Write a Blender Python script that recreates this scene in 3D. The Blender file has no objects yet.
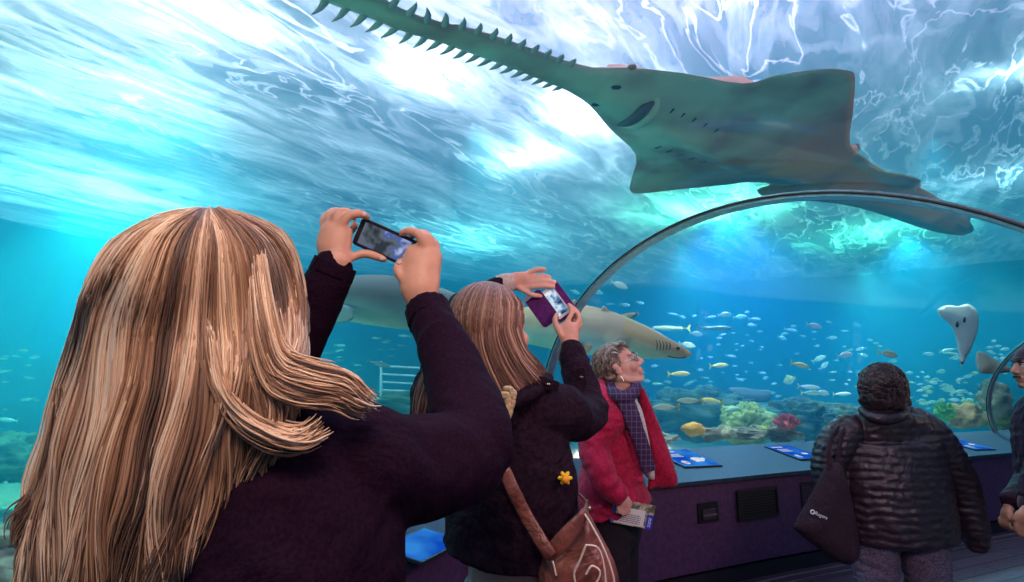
import bpy, bmesh, math, random
import numpy as np
from mathutils import Vector, Matrix, noise
from mathutils.geometry import delaunay_2d_cdt
random.seed(7); rng = np.random.default_rng(7)
sc = bpy.context.scene
COL = sc.collection
F = 569.0; CX, CY = 512.0, 291.0; EYE = 1.55
PITCH = math.atan((383 - CY) / F)
cp, sp = math.cos(PITCH), math.sin(PITCH)
def V(*a): return Vector(a)
def P(x, y, d):
    """world point seen at photo pixel (x, y), d metres in front of the camera"""
    a = (x - CX) / F; b = -(y - CY) / F
    return Vector((a * d, (cp - b * sp) * d, EYE + (sp + b * cp) * d))
def onz(x, y, z):
    r = P(x, y, 1) - V(0, 0, EYE)
    return V(0, 0, EYE) + r * ((z - EYE) / r.z)
CAMR = V(1, 0, 0); CAMF = V(0, cp, sp); CAMU = V(0, -sp, cp)

# ------------------------------------------------------------------ mesh kit
class MB:
    def __init__(s): s.v = []; s.f = []; s.c = []
    def add(s, vs, fs, col=None):
        n = len(s.v); s.v += [tuple(v) for v in vs]; s.f += [tuple(i + n for i in f) for f in fs]
        s.c += [col] * len(vs)
        return s
    def box(s, c, size, rot=None):
        c = Vector(c); hx, hy, hz = [q / 2 for q in size]; R = rot or Matrix.Identity(3)
        vs = [c + R @ V(x, y, z) for x in (-hx, hx) for y in (-hy, hy) for z in (-hz, hz)]
        return s.add(vs, [(0,1,3,2),(4,6,7,5),(0,4,5,1),(2,3,7,6),(0,2,6,4),(1,5,7,3)])
    def ell(s, c, r, rot=None, nu=20, nv=12, jit=0, seed=0):
        c = Vector(c); R = rot or Matrix.Identity(3)
        if not hasattr(r, '__len__'): r = (r, r, r)
        vs = [c + R @ V(0, 0, r[2])]
        for j in range(1, nv):
            t = math.pi * j / nv
            for i in range(nu):
                p = 2 * math.pi * i / nu
                q = V(math.sin(t) * math.cos(p), math.sin(t) * math.sin(p), math.cos(t))
                k = 1 + (jit * noise.noise(q * 2.2 + V(seed, seed * .7, 0)) if jit else 0)
                vs.append(c + R @ V(q.x * r[0] * k, q.y * r[1] * k, q.z * r[2] * k))
        vs.append(c + R @ V(0, 0, -r[2]))
        fs = [(0, 1 + i, 1 + (i + 1) % nu) for i in range(nu)]
        for j in range(nv - 2):
            a = 1 + j * nu; b = a + nu
            fs += [(a + i, b + i, b + (i + 1) % nu, a + (i + 1) % nu) for i in range(nu)]
        a = 1 + (nv - 2) * nu; L = len(vs) - 1
        fs += [(a + i, L, a + (i + 1) % nu) for i in range(nu)]
        return s.add(vs, fs)
    def tube(s, pts, rad, n=12, ref=None, sub=4, cap=True, col=None, round_=True):
        """tapered tube through pts; rad numbers or (side, ref-direction) pairs; ref = direction of second radius"""
        pts = [Vector(p) for p in pts]
        rad = [(r, r) if not hasattr(r, '__len__') else tuple(r) for r in (rad if hasattr(rad, '__len__') else [rad] * len(pts))]
        if sub > 1 and len(pts) > 2 or (sub > 1 and len(pts) == 2):
            pts, rad = spline(pts, rad, sub)
        N = len(pts); rings = []; refv = Vector(ref) if ref is not None else None
        prev = None
        for i in range(N):
            t = (pts[min(i + 1, N - 1)] - pts[max(i - 1, 0)])
            if t.length < 1e-9: t = V(0, 0, 1)
            t.normalize()
            if refv is not None: u = refv - t * refv.dot(t)
            elif prev is not None: u = prev - t * prev.dot(t)
            else:
                u = V(0, 0, 1) - t * t.z
                if u.length < .2: u = V(1, 0, 0) - t * t.x
            if u.length < 1e-6: u = prev or V(1, 0, 0)
            u = u.normalized(); prev = u; w = t.cross(u)
            rings.append((pts[i], w, u, t, rad[i]))
        vs = []
        if cap and round_:
            p, w, u, t, r = rings[0]; m = min(r)
            ext0 = [(p - t * m * .85, w, u, t, (r[0] * .45, r[1] * .45)), (p - t * m * .5, w, u, t, (r[0] * .85, r[1] * .85))]
            p, w, u, t, r = rings[-1]; m = min(r)
            ext1 = [(p + t * m * .5, w, u, t, (r[0] * .85, r[1] * .85)), (p + t * m * .85, w, u, t, (r[0] * .45, r[1] * .45))]
            rings = ext0 + rings + ext1
        for p, w, u, t, r in rings:
            for k in range(n):
                a = 2 * math.pi * k / n
                vs.append(p + w * (math.cos(a) * r[0]) + u * (math.sin(a) * r[1]))
        fs = []
        for i in range(len(rings) - 1):
            a = i * n; b = a + n
            fs += [(a + k, a + (k + 1) % n, b + (k + 1) % n, b + k) for k in range(n)]
        if cap:
            fs.append(tuple(reversed(range(n)))); fs.append(tuple(range((len(rings) - 1) * n, len(rings) * n)))
        return s.add(vs, fs, col)
    def grid(s, fn, nu, nv):
        vs = [fn(i / nu, j / nv) for j in range(nv + 1) for i in range(nu + 1)]
        w = nu + 1
        return s.add(vs, [(j * w + i, j * w + i + 1, (j + 1) * w + i + 1, (j + 1) * w + i) for j in range(nv) for i in range(nu)])
    def mesh(s, name, smooth=True, recalc=True):
        me = bpy.data.meshes.new(name); me.from_pydata(s.v, [], s.f); me.update()
        if any(c is not None for c in s.c):
            at = me.attributes.new('tint', 'FLOAT', 'POINT')
            at.data.foreach_set('value', [0. if c is None else float(c) for c in s.c])
        if recalc:
            bm = bmesh.new(); bm.from_mesh(me); bmesh.ops.recalc_face_normals(bm, faces=bm.faces); bm.to_mesh(me); bm.free()
        if smooth: me.polygons.foreach_set('use_smooth', [True] * len(me.polygons))
        return me
def spline(pts, rad, sub):
    P_, R_ = [], []
    N = len(pts)
    for i in range(N - 1):
        p0, p1, p2, p3 = pts[max(i - 1, 0)], pts[i], pts[i + 1], pts[min(i + 2, N - 1)]
        r0, r1, r2, r3 = rad[max(i - 1, 0)], rad[i], rad[i + 1], rad[min(i + 2, N - 1)]
        for k in range(sub):
            t = k / sub; a = -.5*t+t*t-.5*t**3; b = 1-2.5*t*t+1.5*t**3; c = .5*t+2*t*t-1.5*t**3; d = -.5*t*t+.5*t**3
            P_.append(p0*a + p1*b + p2*c + p3*d)
            R_.append(tuple(max(1e-4, r0[q]*a + r1[q]*b + r2[q]*c + r3[q]*d) for q in range(len(r1))))
    P_.append(pts[-1]); R_.append(rad[-1])
    return P_, R_
def curve(pts, sub=8):
    pts = [Vector(p) for p in pts]
    return spline(pts, [(1,)] * len(pts), sub)[0]
def link(name, me, mat=None, parent=None):
    o = bpy.data.objects.new(name, me); COL.objects.link(o)
    if mat is not None:
        me.materials.clear(); me.materials.append(mat)
    if parent is not None:
        o.parent = parent; o.matrix_parent_inverse = parent.matrix_world.inverted() if parent.type else Matrix()
    return o
def obj(name, mb, mat, parent=None, smooth=True, recalc=True):
    return link(name, mb.mesh(name, smooth, recalc) if isinstance(mb, MB) else mb, mat, parent)
def tag(o, label, cat, group=None):
    o['label'] = label; o['category'] = cat
    if group: o['group'] = group
    return o
def kind(o, k): o['kind'] = k; return o
def empty(name, loc=(0, 0, 0)):
    o = bpy.data.objects.new(name, None); COL.objects.link(o); o.location = loc; o.empty_display_size = .1
    bpy.context.view_layer.update()
    return o
def bake(mb, voxel, smooth=4, name='m', fn=None, dec=None):
    """fuse overlapping closed pieces into one continuous skin, soften, then push vertices with fn(co, normal)"""
    me = mb.mesh(name); o = bpy.data.objects.new(name, me); COL.objects.link(o)
    m = o.modifiers.new('r', 'REMESH'); m.mode = 'VOXEL'; m.voxel_size = voxel; m.adaptivity = 0
    if smooth:
        m = o.modifiers.new('s', 'SMOOTH'); m.factor = .5; m.iterations = smooth
    if dec:
        m = o.modifiers.new('d', 'DECIMATE'); m.ratio = dec
    dg = bpy.context.evaluated_depsgraph_get(); e = o.evaluated_get(dg)
    out = bpy.data.meshes.new_from_object(e)
    bpy.data.objects.remove(o); bpy.data.meshes.remove(me); out.name = name
    if fn:
        out.update(); no = [v.normal.copy() for v in out.vertices]
        for v, n in zip(out.vertices, no): v.co = v.co + n * fn(v.co, n)
        out.update()
    out.polygons.foreach_set('use_smooth', [True] * len(out.polygons))
    return out
def inside(poly, x, y):
    c = False; n = len(poly); j = n - 1
    for i in range(n):
        xi, yi = poly[i]; xj, yj = poly[j]
        if (yi > y) != (yj > y) and x < (xj - xi) * (y - yi) / (yj - yi) + xi: c = not c
        j = i
    return c
def smooth_poly(poly, sub=4):
    n = len(poly); out = []
    for i in range(n):
        p0, p1, p2, p3 = [Vector(poly[(i + k - 1) % n]) for k in range(4)]
        for k in range(sub):
            t = k / sub
            out.append(tuple(p0*(-.5*t+t*t-.5*t**3) + p1*(1-2.5*t*t+1.5*t**3) + p2*(.5*t+2*t*t-1.5*t**3) + p3*(-.5*t*t+.5*t**3)))
    return out
def inflate(poly, step, thick, place, mb=None, sub=4):
    """closed pillow from a 2-D outline: thick(x, y, edge distance) -> (up, down); place(x, y, z) -> world"""
    mb = mb or MB()
    q = smooth_poly(poly, sub) if sub > 1 else [tuple(p) for p in poly]
    # resample the outline
    b = []
    for i in range(len(q)):
        a, c = Vector(q[i]), Vector(q[(i + 1) % len(q)]); m = max(1, int((c - a).length / step))
        b += [a.lerp(c, k / m) for k in range(m)]
    xs = [p.x for p in b]; ys = [p.y for p in b]
    A = np.array([(p.x, p.y) for p in b]); B = np.roll(A, -1, 0); D = B - A; L2 = (D ** 2).sum(1) + 1e-12
    def dist(x, y):
        w = np.array([x, y]) - A; t = np.clip((w * D).sum(1) / L2, 0, 1)
        return float(np.sqrt(((w - D * t[:, None]) ** 2).sum(1).min()))
    bl = [tuple(p) for p in b]
    pts = [Vector(p) for p in bl]; nb = len(pts)
    y = min(ys); row = 0
    while y < max(ys):
        x = min(xs) + (step / 2 if row % 2 else 0)
        while x < max(xs):
            if inside(bl, x, y) and dist(x, y) > step * .45: pts.append(V(x, y).to_2d() if False else Vector((x, y)))
            x += step
        y += step * .866; row += 1
    r = delaunay_2d_cdt(pts, [(i, (i + 1) % nb) for i in range(nb)], [], 1, 1e-7)
    vv, ff = r[0], r[2]
    top, bot = [], []
    for p in vv:
        d = dist(p.x, p.y); d = 0 if d < step * .2 else d
        u, l = thick(p.x, p.y, d)
        top.append(place(p.x, p.y, u)); bot.append(place(p.x, p.y, -l))
    n = len(vv)
    fs = [tuple(f) for f in ff] + [tuple(i + n for i in reversed(f)) for f in ff]
    mb.add(top + bot, fs)
    return mb
def weld(me, d=1e-5):
    bm = bmesh.new(); bm.from_mesh(me); bmesh.ops.remove_doubles(bm, verts=bm.verts, dist=d)
    bmesh.ops.recalc_face_normals(bm, faces=bm.faces); bm.to_mesh(me); bm.free()
    me.polygons.foreach_set('use_smooth', [True] * len(me.polygons)); return me

# ------------------------------------------------------------------ materials
def lin(c):
    return tuple(((x / 255) / 12.92 if x / 255 <= .04045 else ((x / 255 + .055) / 1.055) ** 2.4) for x in c)
def nt(m): m.use_nodes = True; t = m.node_tree; t.nodes.clear(); return t
def N(t, typ, ins=None, **kw):
    n = t.nodes.new(typ)
    for k, v in kw.items(): setattr(n, k, v)
    for k, v in (ins or {}).items():
        s = n.inputs[k]
        if isinstance(v, bpy.types.NodeSocket): t.links.new(v, s)
        elif isinstance(v, (tuple, list)) and len(v) == 3 and s.type == 'RGBA': s.default_value = (*v, 1)
        else: s.default_value = v
    return n
def ramp(t, fac, stops):
    n = t.nodes.new('ShaderNodeValToRGB'); t.links.new(fac, n.inputs[0]); e = n.color_ramp.elements
    while len(e) < len(stops): e.new(.5)
    for q, (p, c) in zip(e, stops):
        q.position = p; q.color = (*c, 1) if hasattr(c, '__len__') else (c, c, c, 1)
    return n
def mat(name, c1, c2=None, rough=.6, metal=0, scale=8, bump=0, bscale=None, detail=4, sheen=0, coat=0, spec=.5, trans=0,
        subs=0, stops=(.35, .65), map_=None, wave=None, alpha=None):
    m = bpy.data.materials.new(name); t = nt(m)
    co = N(t, 'ShaderNodeTexCoord').outputs['Object']
    if map_: co = N(t, 'ShaderNodeMapping', {'Vector': co, 'Scale': map_[0], 'Rotation': map_[1] if len(map_) > 1 else (0, 0, 0)}).outputs[0]
    b = N(t, 'ShaderNodeBsdfPrincipled', {'Roughness': rough, 'Metallic': metal, 'Specular IOR Level': spec, 'Coat Weight': coat,
          'Sheen Weight': sheen, 'Transmission Weight': trans})
    if subs: b.inputs['Subsurface Weight'].default_value = subs; b.inputs['Subsurface Radius'].default_value = (.012, .005, .003); b.inputs['Subsurface Scale'].default_value = 1
    nz = N(t, 'ShaderNodeTexNoise', {'Vector': co, 'Scale': scale, 'Detail': detail})
    r = ramp(t, nz.outputs[0], [(stops[0], c1), (stops[1], c2 or c1)])
    t.links.new(r.outputs[0], b.inputs['Base Color'])
    if bump:
        nb = N(t, 'ShaderNodeTexNoise', {'Vector': co, 'Scale': bscale or scale * 3, 'Detail': 5})
        bp = N(t, 'ShaderNodeBump', {'Strength': min(1, bump), 'Distance': .01 if (bscale or scale * 3) < 60 else .0012, 'Height': nb.outputs[0]})
        t.links.new(bp.outputs[0], b.inputs['Normal'])
    o = N(t, 'ShaderNodeOutputMaterial', {'Surface': b.outputs[0]})
    return m
# ------------------------------------------------------------------ camera, colour management
cam = bpy.data.cameras.new('camera'); co_ = bpy.data.objects.new('camera', cam); COL.objects.link(co_)
cam.sensor_width = 36; cam.lens = F * 36 / 1024; co_.location = (0, 0, EYE)
co_.rotation_euler = (math.pi / 2 + PITCH, 0, 0); cam.clip_start = .02; sc.camera = co_
vs_ = sc.view_settings; vs_.view_transform = 'Standard'; vs_.look = 'None'; vs_.gamma = 1; vs_.use_curve_mapping = False; vs_.exposure = 0
cy = sc.cycles; cy.use_denoising = True; cy.max_bounces = 8; cy.transparent_max_bounces = 48; cy.volume_bounces = 0
cy.diffuse_bounces = 3; cy.glossy_bounces = 3; cy.transmission_bounces = 6; cy.sample_clamp_indirect = 4; cy.caustics_reflective = False; cy.caustics_refractive = False
try: cy.denoiser = 'OPENIMAGEDENOISE'
except Exception: pass

# ------------------------------------------------------------------ tunnel plan: left foot of the acrylic, right foot
ST = [((-1.35,-5),(1.75,-5)), ((-1.35,-2),(1.75,-2)), ((-1.35,0),(1.72,-.2)), ((-1.30,1.7),(1.7,.5)), ((-.84,3.4),(1.72,1.0)),
      ((.25,4.68),(1.81,1.3)), ((1.5,5.42),(3.06,2.03)), ((3.3,6.25),(4.86,2.86)), ((6.15,7.49),(7.71,4.1)), ((9,8.8),(10.5,5.4)), ((13,10.6),(14.5,7.2))]
SUB = 8
_w = curve([V(*a[0], 0) for a in ST], SUB); _v = curve([V(*a[1], 0) for a in ST], SUB)
STN = list(zip(_w, _v))
FOOT = .93
def sect(i, ang, k=1.0):
    """point on the acrylic arch of station i; ang 0 = left foot .. pi = right foot"""
    w, v = STN[i] if isinstance(i, int) else i; c = (w + v) / 2; d = (w - v) / 2; a = d.length; d = d.normalized()
    a0 = math.asin(min(.99, (FOOT - 1.2) / 1.26))
    th = a0 + (math.pi - 2 * a0) * ang / math.pi
    return V(c.x, c.y, 1.2) + d * (a * 1.015 * k * math.cos(th)) + V(0, 0, 1.26 * k * math.sin(th))

def world():
    w = bpy.data.worlds.new('world'); sc.world = w; w.use_nodes = True; t = w.node_tree; t.nodes.clear()
    bg = N(t, 'ShaderNodeBackground', {'Color': (.62, .52, .88), 'Strength': .58})
    N(t, 'ShaderNodeOutputWorld', {'Surface': bg.outputs[0]})
world()

# water body (participating medium) with the tunnel cavity cut out of it
WX0, WX1, WY0, WY1, WZ = -13, 19, -7, 19, 4.6
def water():
    mb = MB(); na = 24
    for s_i, (w, v) in enumerate(STN):
        ring = [sect(s_i, math.pi * k / na, 1.02) for k in range(na + 1)]
        w2, v2 = ring[0], ring[-1]
        ring = [V(w2.x, w2.y, -.12)] + ring + [V(v2.x, v2.y, -.12)]
        mb.v += [tuple(p) for p in ring]; mb.c += [None] * len(ring)
    n = na + 3; L = len(STN)
    for i in range(L - 1):
        mb.f += [(i * n + k, i * n + (k + 1) % n, (i + 1) * n + (k + 1) % n, (i + 1) * n + k) for k in range(n)]
    mb.f += [tuple(range(n)), tuple(reversed(range((L - 1) * n, L * n)))]
    me = mb.mesh('cav', False, True)
    bm = bmesh.new(); bm.from_mesh(me)
    bmesh.ops.recalc_face_normals(bm, faces=bm.faces)
    for f in bm.faces: f.normal_flip()
    b2 = MB().box(((WX0 + WX1) / 2, (WY0 + WY1) / 2, (WZ - .5) / 2 - .02), (WX1 - WX0, WY1 - WY0, WZ + .5 - .04)).mesh('box', False, True)
    bm.from_mesh(b2)
    me2 = bpy.data.meshes.new('water'); bm.to_mesh(me2); bm.free()
    m = bpy.data.materials.new('sea water'); t = nt(m)
    a = N(t, 'ShaderNodeVolumeScatter', {'Color': (.03, .48, .78), 'Density': .17, 'Anisotropy': .1})
    b = N(t, 'ShaderNodeVolumeAbsorption', {'Color': (.0, .80, 1.0), 'Density': .22})
    s = N(t, 'ShaderNodeAddShader', {0: a.outputs[0], 1: b.outputs[0]})
    N(t, 'ShaderNodeOutputMaterial', {'Volume': s.outputs[0]})
    m.volume_intersection_method = 'FAST' if hasattr(m, 'volume_intersection_method') else None
    o = link('water', me2, m); kind(o, 'structure')
water()

def surface():
    m = bpy.data.materials.new('water surface'); t = nt(m)
    g = N(t, 'ShaderNodeNewGeometry').outputs['Position']
    ax = math.radians(56)
    mp = N(t, 'ShaderNodeMapping', {'Vector': g, 'Rotation': (0, 0, -ax)}).outputs[0]
    mp = N(t, 'ShaderNodeMapping', {'Vector': mp, 'Scale': (.30, 1.0, 1)}).outputs[0]
    warp = N(t, 'ShaderNodeTexNoise', {'Vector': mp, 'Scale': .9, 'Detail': 3})
    wv = N(t, 'ShaderNodeVectorMath', {0: warp.outputs[1], 1: (.5, .5, .5)}, operation='SUBTRACT')
    wv = N(t, 'ShaderNodeVectorMath', {0: wv.outputs[0], 'Scale': .9}, operation='SCALE')
    mw = N(t, 'ShaderNodeVectorMath', {0: mp, 1: wv.outputs[0]}, operation='ADD').outputs[0]
    def ridge(scale, dist, lo, hi, det=3):  # ridged noise lines: glints and caustic streaks painted into the translucency mask
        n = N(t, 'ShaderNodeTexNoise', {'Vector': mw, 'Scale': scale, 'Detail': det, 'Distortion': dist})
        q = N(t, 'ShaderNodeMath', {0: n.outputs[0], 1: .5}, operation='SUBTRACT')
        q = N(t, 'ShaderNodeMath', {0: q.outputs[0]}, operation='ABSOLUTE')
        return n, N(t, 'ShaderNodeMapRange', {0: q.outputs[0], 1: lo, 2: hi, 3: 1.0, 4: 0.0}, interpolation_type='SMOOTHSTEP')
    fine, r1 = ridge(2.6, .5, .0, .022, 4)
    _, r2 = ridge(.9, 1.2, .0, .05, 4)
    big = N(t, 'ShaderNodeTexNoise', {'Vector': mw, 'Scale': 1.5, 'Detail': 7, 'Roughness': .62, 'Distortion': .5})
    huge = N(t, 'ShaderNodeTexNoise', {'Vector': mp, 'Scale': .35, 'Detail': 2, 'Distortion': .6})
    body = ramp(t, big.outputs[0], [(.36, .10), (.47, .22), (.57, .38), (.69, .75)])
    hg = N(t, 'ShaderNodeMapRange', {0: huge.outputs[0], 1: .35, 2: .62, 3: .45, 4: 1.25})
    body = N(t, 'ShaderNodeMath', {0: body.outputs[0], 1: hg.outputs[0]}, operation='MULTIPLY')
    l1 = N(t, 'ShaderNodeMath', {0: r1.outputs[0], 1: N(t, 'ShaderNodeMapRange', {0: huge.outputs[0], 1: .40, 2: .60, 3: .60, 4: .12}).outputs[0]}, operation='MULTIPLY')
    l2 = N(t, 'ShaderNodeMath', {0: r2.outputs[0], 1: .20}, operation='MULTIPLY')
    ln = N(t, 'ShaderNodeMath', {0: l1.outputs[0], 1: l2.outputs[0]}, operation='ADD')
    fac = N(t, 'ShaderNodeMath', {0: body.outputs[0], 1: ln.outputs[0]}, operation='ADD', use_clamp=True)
    bp = N(t, 'ShaderNodeBump', {'Strength': .9, 'Distance': .2, 'Height': big.outputs[0]})
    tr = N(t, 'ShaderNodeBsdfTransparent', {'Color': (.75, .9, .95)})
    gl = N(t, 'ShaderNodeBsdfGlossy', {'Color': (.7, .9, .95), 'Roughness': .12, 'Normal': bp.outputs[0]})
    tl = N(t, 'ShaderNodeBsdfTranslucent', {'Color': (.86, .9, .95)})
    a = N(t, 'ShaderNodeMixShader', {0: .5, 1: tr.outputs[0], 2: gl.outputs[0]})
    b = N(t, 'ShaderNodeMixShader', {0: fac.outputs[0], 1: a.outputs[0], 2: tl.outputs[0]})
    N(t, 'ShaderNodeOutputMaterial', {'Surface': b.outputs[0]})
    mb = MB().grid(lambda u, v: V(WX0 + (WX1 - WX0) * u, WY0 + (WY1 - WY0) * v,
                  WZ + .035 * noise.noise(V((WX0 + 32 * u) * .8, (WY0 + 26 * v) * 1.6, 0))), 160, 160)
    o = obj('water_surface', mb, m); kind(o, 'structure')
surface()

M_metal = mat('brushed steel', (.45, .46, .46), (.6, .6, .6), rough=.32, metal=.9, scale=30)
M_seal = mat('black seal', (.006, .006, .007), rough=.5)
def acrylic():
    m = bpy.data.materials.new('clear acrylic'); t = nt(m)
    tr = N(t, 'ShaderNodeBsdfTransparent', {'Color': (.97, .99, .99)})
    gl = N(t, 'ShaderNodeBsdfGlossy', {'Color': (.8, .9, 1), 'Roughness': .05})
    lw = N(t, 'ShaderNodeLayerWeight', {'Blend': .35})
    k = N(t, 'ShaderNodeMath', {0: lw.outputs['Fresnel'], 1: .10}, operation='MULTIPLY')
    x = N(t, 'ShaderNodeMixShader', {0: k.outputs[0], 1: tr.outputs[0], 2: gl.outputs[0]})
    N(t, 'ShaderNodeOutputMaterial', {'Surface': x.outputs[0]})
    R1, R2 = 5 * SUB, 8 * SUB
    for n_, (a, b) in enumerate([(0, R1), (R1, R2), (R2, len(STN) - 1)]):
        mb = MB().grid(lambda u, v: sect(a + int(round((b - a) * u)), math.pi * v), b - a, 40)
        kind(obj('window_%d' % (n_ + 1), mb, m), 'structure')
    for n_, i in enumerate((R1, R2)):
        pts = [sect(i, math.pi * k / 60, .985) for k in range(61)]
        tdir = (STN[i + 1][0] + STN[i + 1][1] - STN[i - 1][0] - STN[i - 1][1]).normalized()
        mb = MB()
        c0 = V(*((STN[i][0] + STN[i][1]) / 2).xy, 1.2)
        # flat steel band with its own thickness
        for off, th, col in ((0, 1, 0),):
            rows = []
            for p in pts:
                o_ = (p - c0).normalized()
                rows.append([p + tdir * sx * .038 + o_ * sz * .014 for sx, sz in ((-1, -1), (1, -1), (1, 1), (-1, 1))])
            vs = [q for r in rows for q in r]
            fs = [(r * 4 + k, r * 4 + (k + 1) % 4, r * 4 + 4 + (k + 1) % 4, r * 4 + 4 + k) for r in range(60) for k in range(4)]
            mb.add(vs, fs + [(0, 1, 2, 3), (240, 241, 242, 243)])
        r_ = obj('trim_%d' % (n_ + 1), mb, M_metal, smooth=False); kind(r_, 'structure')
        s_ = MB().tube([p - tdir * .048 for p in pts], .006, n=6, sub=1); obj('seal', s_, M_seal, r_)
acrylic()

# ledge, wall below it, floor
M_ledge = mat('blue grey ledge top', (.018, .032, .065), (.026, .045, .085), rough=.6, scale=40, spec=.25)
M_wall = mat('dark purple wall', (.065, .020, .075), (.095, .032, .105), rough=.75, scale=30, bump=.1)
M_kick = mat('black kick plate', (.010, .006, .014), (.016, .01, .02), rough=.6)
def woff(i, d, z):
    w, v = STN[i]; n = (v - w).normalized(); return V(w.x + n.x * d, w.y + n.y * d, z)
LEDGE_W = .74
def ledge():
    i0, i1 = 0, len(STN) - 1
    def strip(name, prof, m):
        mb = MB(); n = len(prof)
        for i in range(i0, i1 + 1):
            for d, z in prof: mb.v.append(tuple(woff(i, d, z))); mb.c.append(None)
        for r in range(i1 - i0):
            mb.f += [(r * n + k, r * n + (k + 1) % n, (r + 1) * n + (k + 1) % n, (r + 1) * n + k) for k in range(n)]
        mb.f += [tuple(range(n)), tuple(range((i1 - i0) * n, (i1 - i0 + 1) * n))]
        return kind(obj(name, mb, m, smooth=False), 'structure')
    strip('trim_3', [(-.04, FOOT - .02), (-.04, FOOT + .012), (.0, FOOT + .008), (LEDGE_W, .805), (LEDGE_W, .775), (LEDGE_W - .03, .775)], M_ledge)
    strip('wall_left', [(-.04, FOOT - .03), (LEDGE_W - .03, .78), (LEDGE_W - .03, .14), (LEDGE_W - .09, .12), (LEDGE_W - .09, -.05), (-.04, -.05)], M_wall)
    strip('baseboard_left', [(LEDGE_W - .085, .115), (LEDGE_W - .06, .11), (LEDGE_W - .06, 0), (LEDGE_W - .085, 0)], M_kick)
ledge()
def floor():
    m = bpy.data.materials.new('dark plank floor'); t = nt(m)
    g = N(t, 'ShaderNodeNewGeometry').outputs['Position']
    mp = N(t, 'ShaderNodeMapping', {'Vector': g, 'Rotation': (0, 0, math.radians(-25)), 'Scale': (1, 1, 1)}).outputs[0]
    br = N(t, 'ShaderNodeTexBrick', {'Vector': mp, 'Color1': (.05, .024, .05), 'Color2': (.075, .038, .068), 'Mortar': (.008, .004, .008), 'Scale': 1,
           'Mortar Size': .008, 'Brick Width': 1.3, 'Row Height': .16})
    nz = N(t, 'ShaderNodeTexNoise', {'Vector': mp, 'Scale': 25, 'Detail': 4})
    rr = ramp(t, nz.outputs[0], [(.3, .6), (.7, .8)])
    b = N(t, 'ShaderNodeBsdfPrincipled', {'Base Color': br.outputs[0], 'Roughness': rr.outputs[0]})
    N(t, 'ShaderNodeOutputMaterial', {'Surface': b.outputs[0]})
    mb = MB(); L = len(STN)
    for w, v in STN: mb.v += [(w.x, w.y, 0), (v.x, v.y, 0), (v.x, v.y, -.06), (w.x, w.y, -.06)]; mb.c += [None] * 4
    mb.f = [(i * 4 + k, i * 4 + (k + 1) % 4, i * 4 + 4 + (k + 1) % 4, i * 4 + 4 + k) for i in range(L - 1) for k in range(4)] + [(0, 1, 2, 3), (L * 4 - 4, L * 4 - 3, L * 4 - 2, L * 4 - 1)]
    kind(obj('floor', mb, m, smooth=False), 'structure')
    # steel expansion strip running along the wall
    for q, (d, wd) in enumerate(((LEDGE_W + .02, .03), (LEDGE_W + .13, .015))):
        mb = MB(); L = len(STN)
        for i in range(L): 
            for dd, z in ((d, .001), (d, .008), (d + wd, .008), (d + wd, .001)): mb.v.append(tuple(woff(i, dd, z))); mb.c.append(None)
        mb.f = [(i * 4 + k, i * 4 + (k + 1) % 4, i * 4 + 4 + (k + 1) % 4, i * 4 + 4 + k) for i in range(L - 1) for k in range(4)]
        kind(obj('trim_%d' % (4 + q), mb, mat('worn strip', (.20, .12, .17), (.30, .20, .26), rough=.35, metal=.3), smooth=False), 'structure')
floor()

# tank bed
M_sand = mat('coral sand', (.42, .36, .24), (.68, .62, .46), rough=.9, scale=9, bump=1, bscale=30, detail=8)
def bed():
    def fn(u, v):
        i = int(round(u * (len(STN) - 1))); r = v ** 1.8 * 15
        w, vv = STN[i]; n = (w - vv).normalized()
        p = V(w.x + n.x * (r + .03), w.y + n.y * (r + .03), 0)
        h = FOOT - .10 - .75 * min(1, r / 5) + (.10 * noise.noise(p * .9) + .05 * noise.noise(p * 3)) * min(1, .3 + r / 2)
        return V(p.x, p.y, max(.02, h))
    kind(obj('ground', MB().grid(fn, len(STN) - 1, 60), M_sand), 'structure')
    mb = MB().box((3, 6, -.3), (32, 26, .2)); kind(obj('ground_slab', mb, M_sand), 'structure')
bed()
M_tank = mat('blue rendered tank wall', (.005, .12, .34), (.01, .20, .46), rough=.9, scale=.7, bump=.6, bscale=3)
def tankwall():
    def fn(u, v):
        a = math.radians(-10 + 200 * u); c = V(3, 4, 0)
        r = 13.5 + .6 * noise.noise(V(u * 18, v * 3, 0)) + .3 * noise.noise(V(u * 50, v * 9, 3))
        return V(c.x + r * 1.1 * math.cos(a), c.y + r * math.sin(a), v * 5.2 - .2)
    kind(obj('wall_back', MB().grid(fn, 160, 24), M_tank), 'structure')
tankwall()

def lamp(typ, name, loc, energy, color=(1, 1, 1), rot=None, **kw):
    l = bpy.data.lights.new(name, typ); l.energy = energy; l.color = color
    for k, v in kw.items(): setattr(l, k, v)
    o = bpy.data.objects.new(name, l); COL.objects.link(o); o.location = loc
    if rot is not None: o.rotation_euler = rot
    return o
def aim(o, tgt): o.rotation_euler = (Vector(tgt) - o.location).to_track_quat('-Z', 'Y').to_euler()
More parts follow.
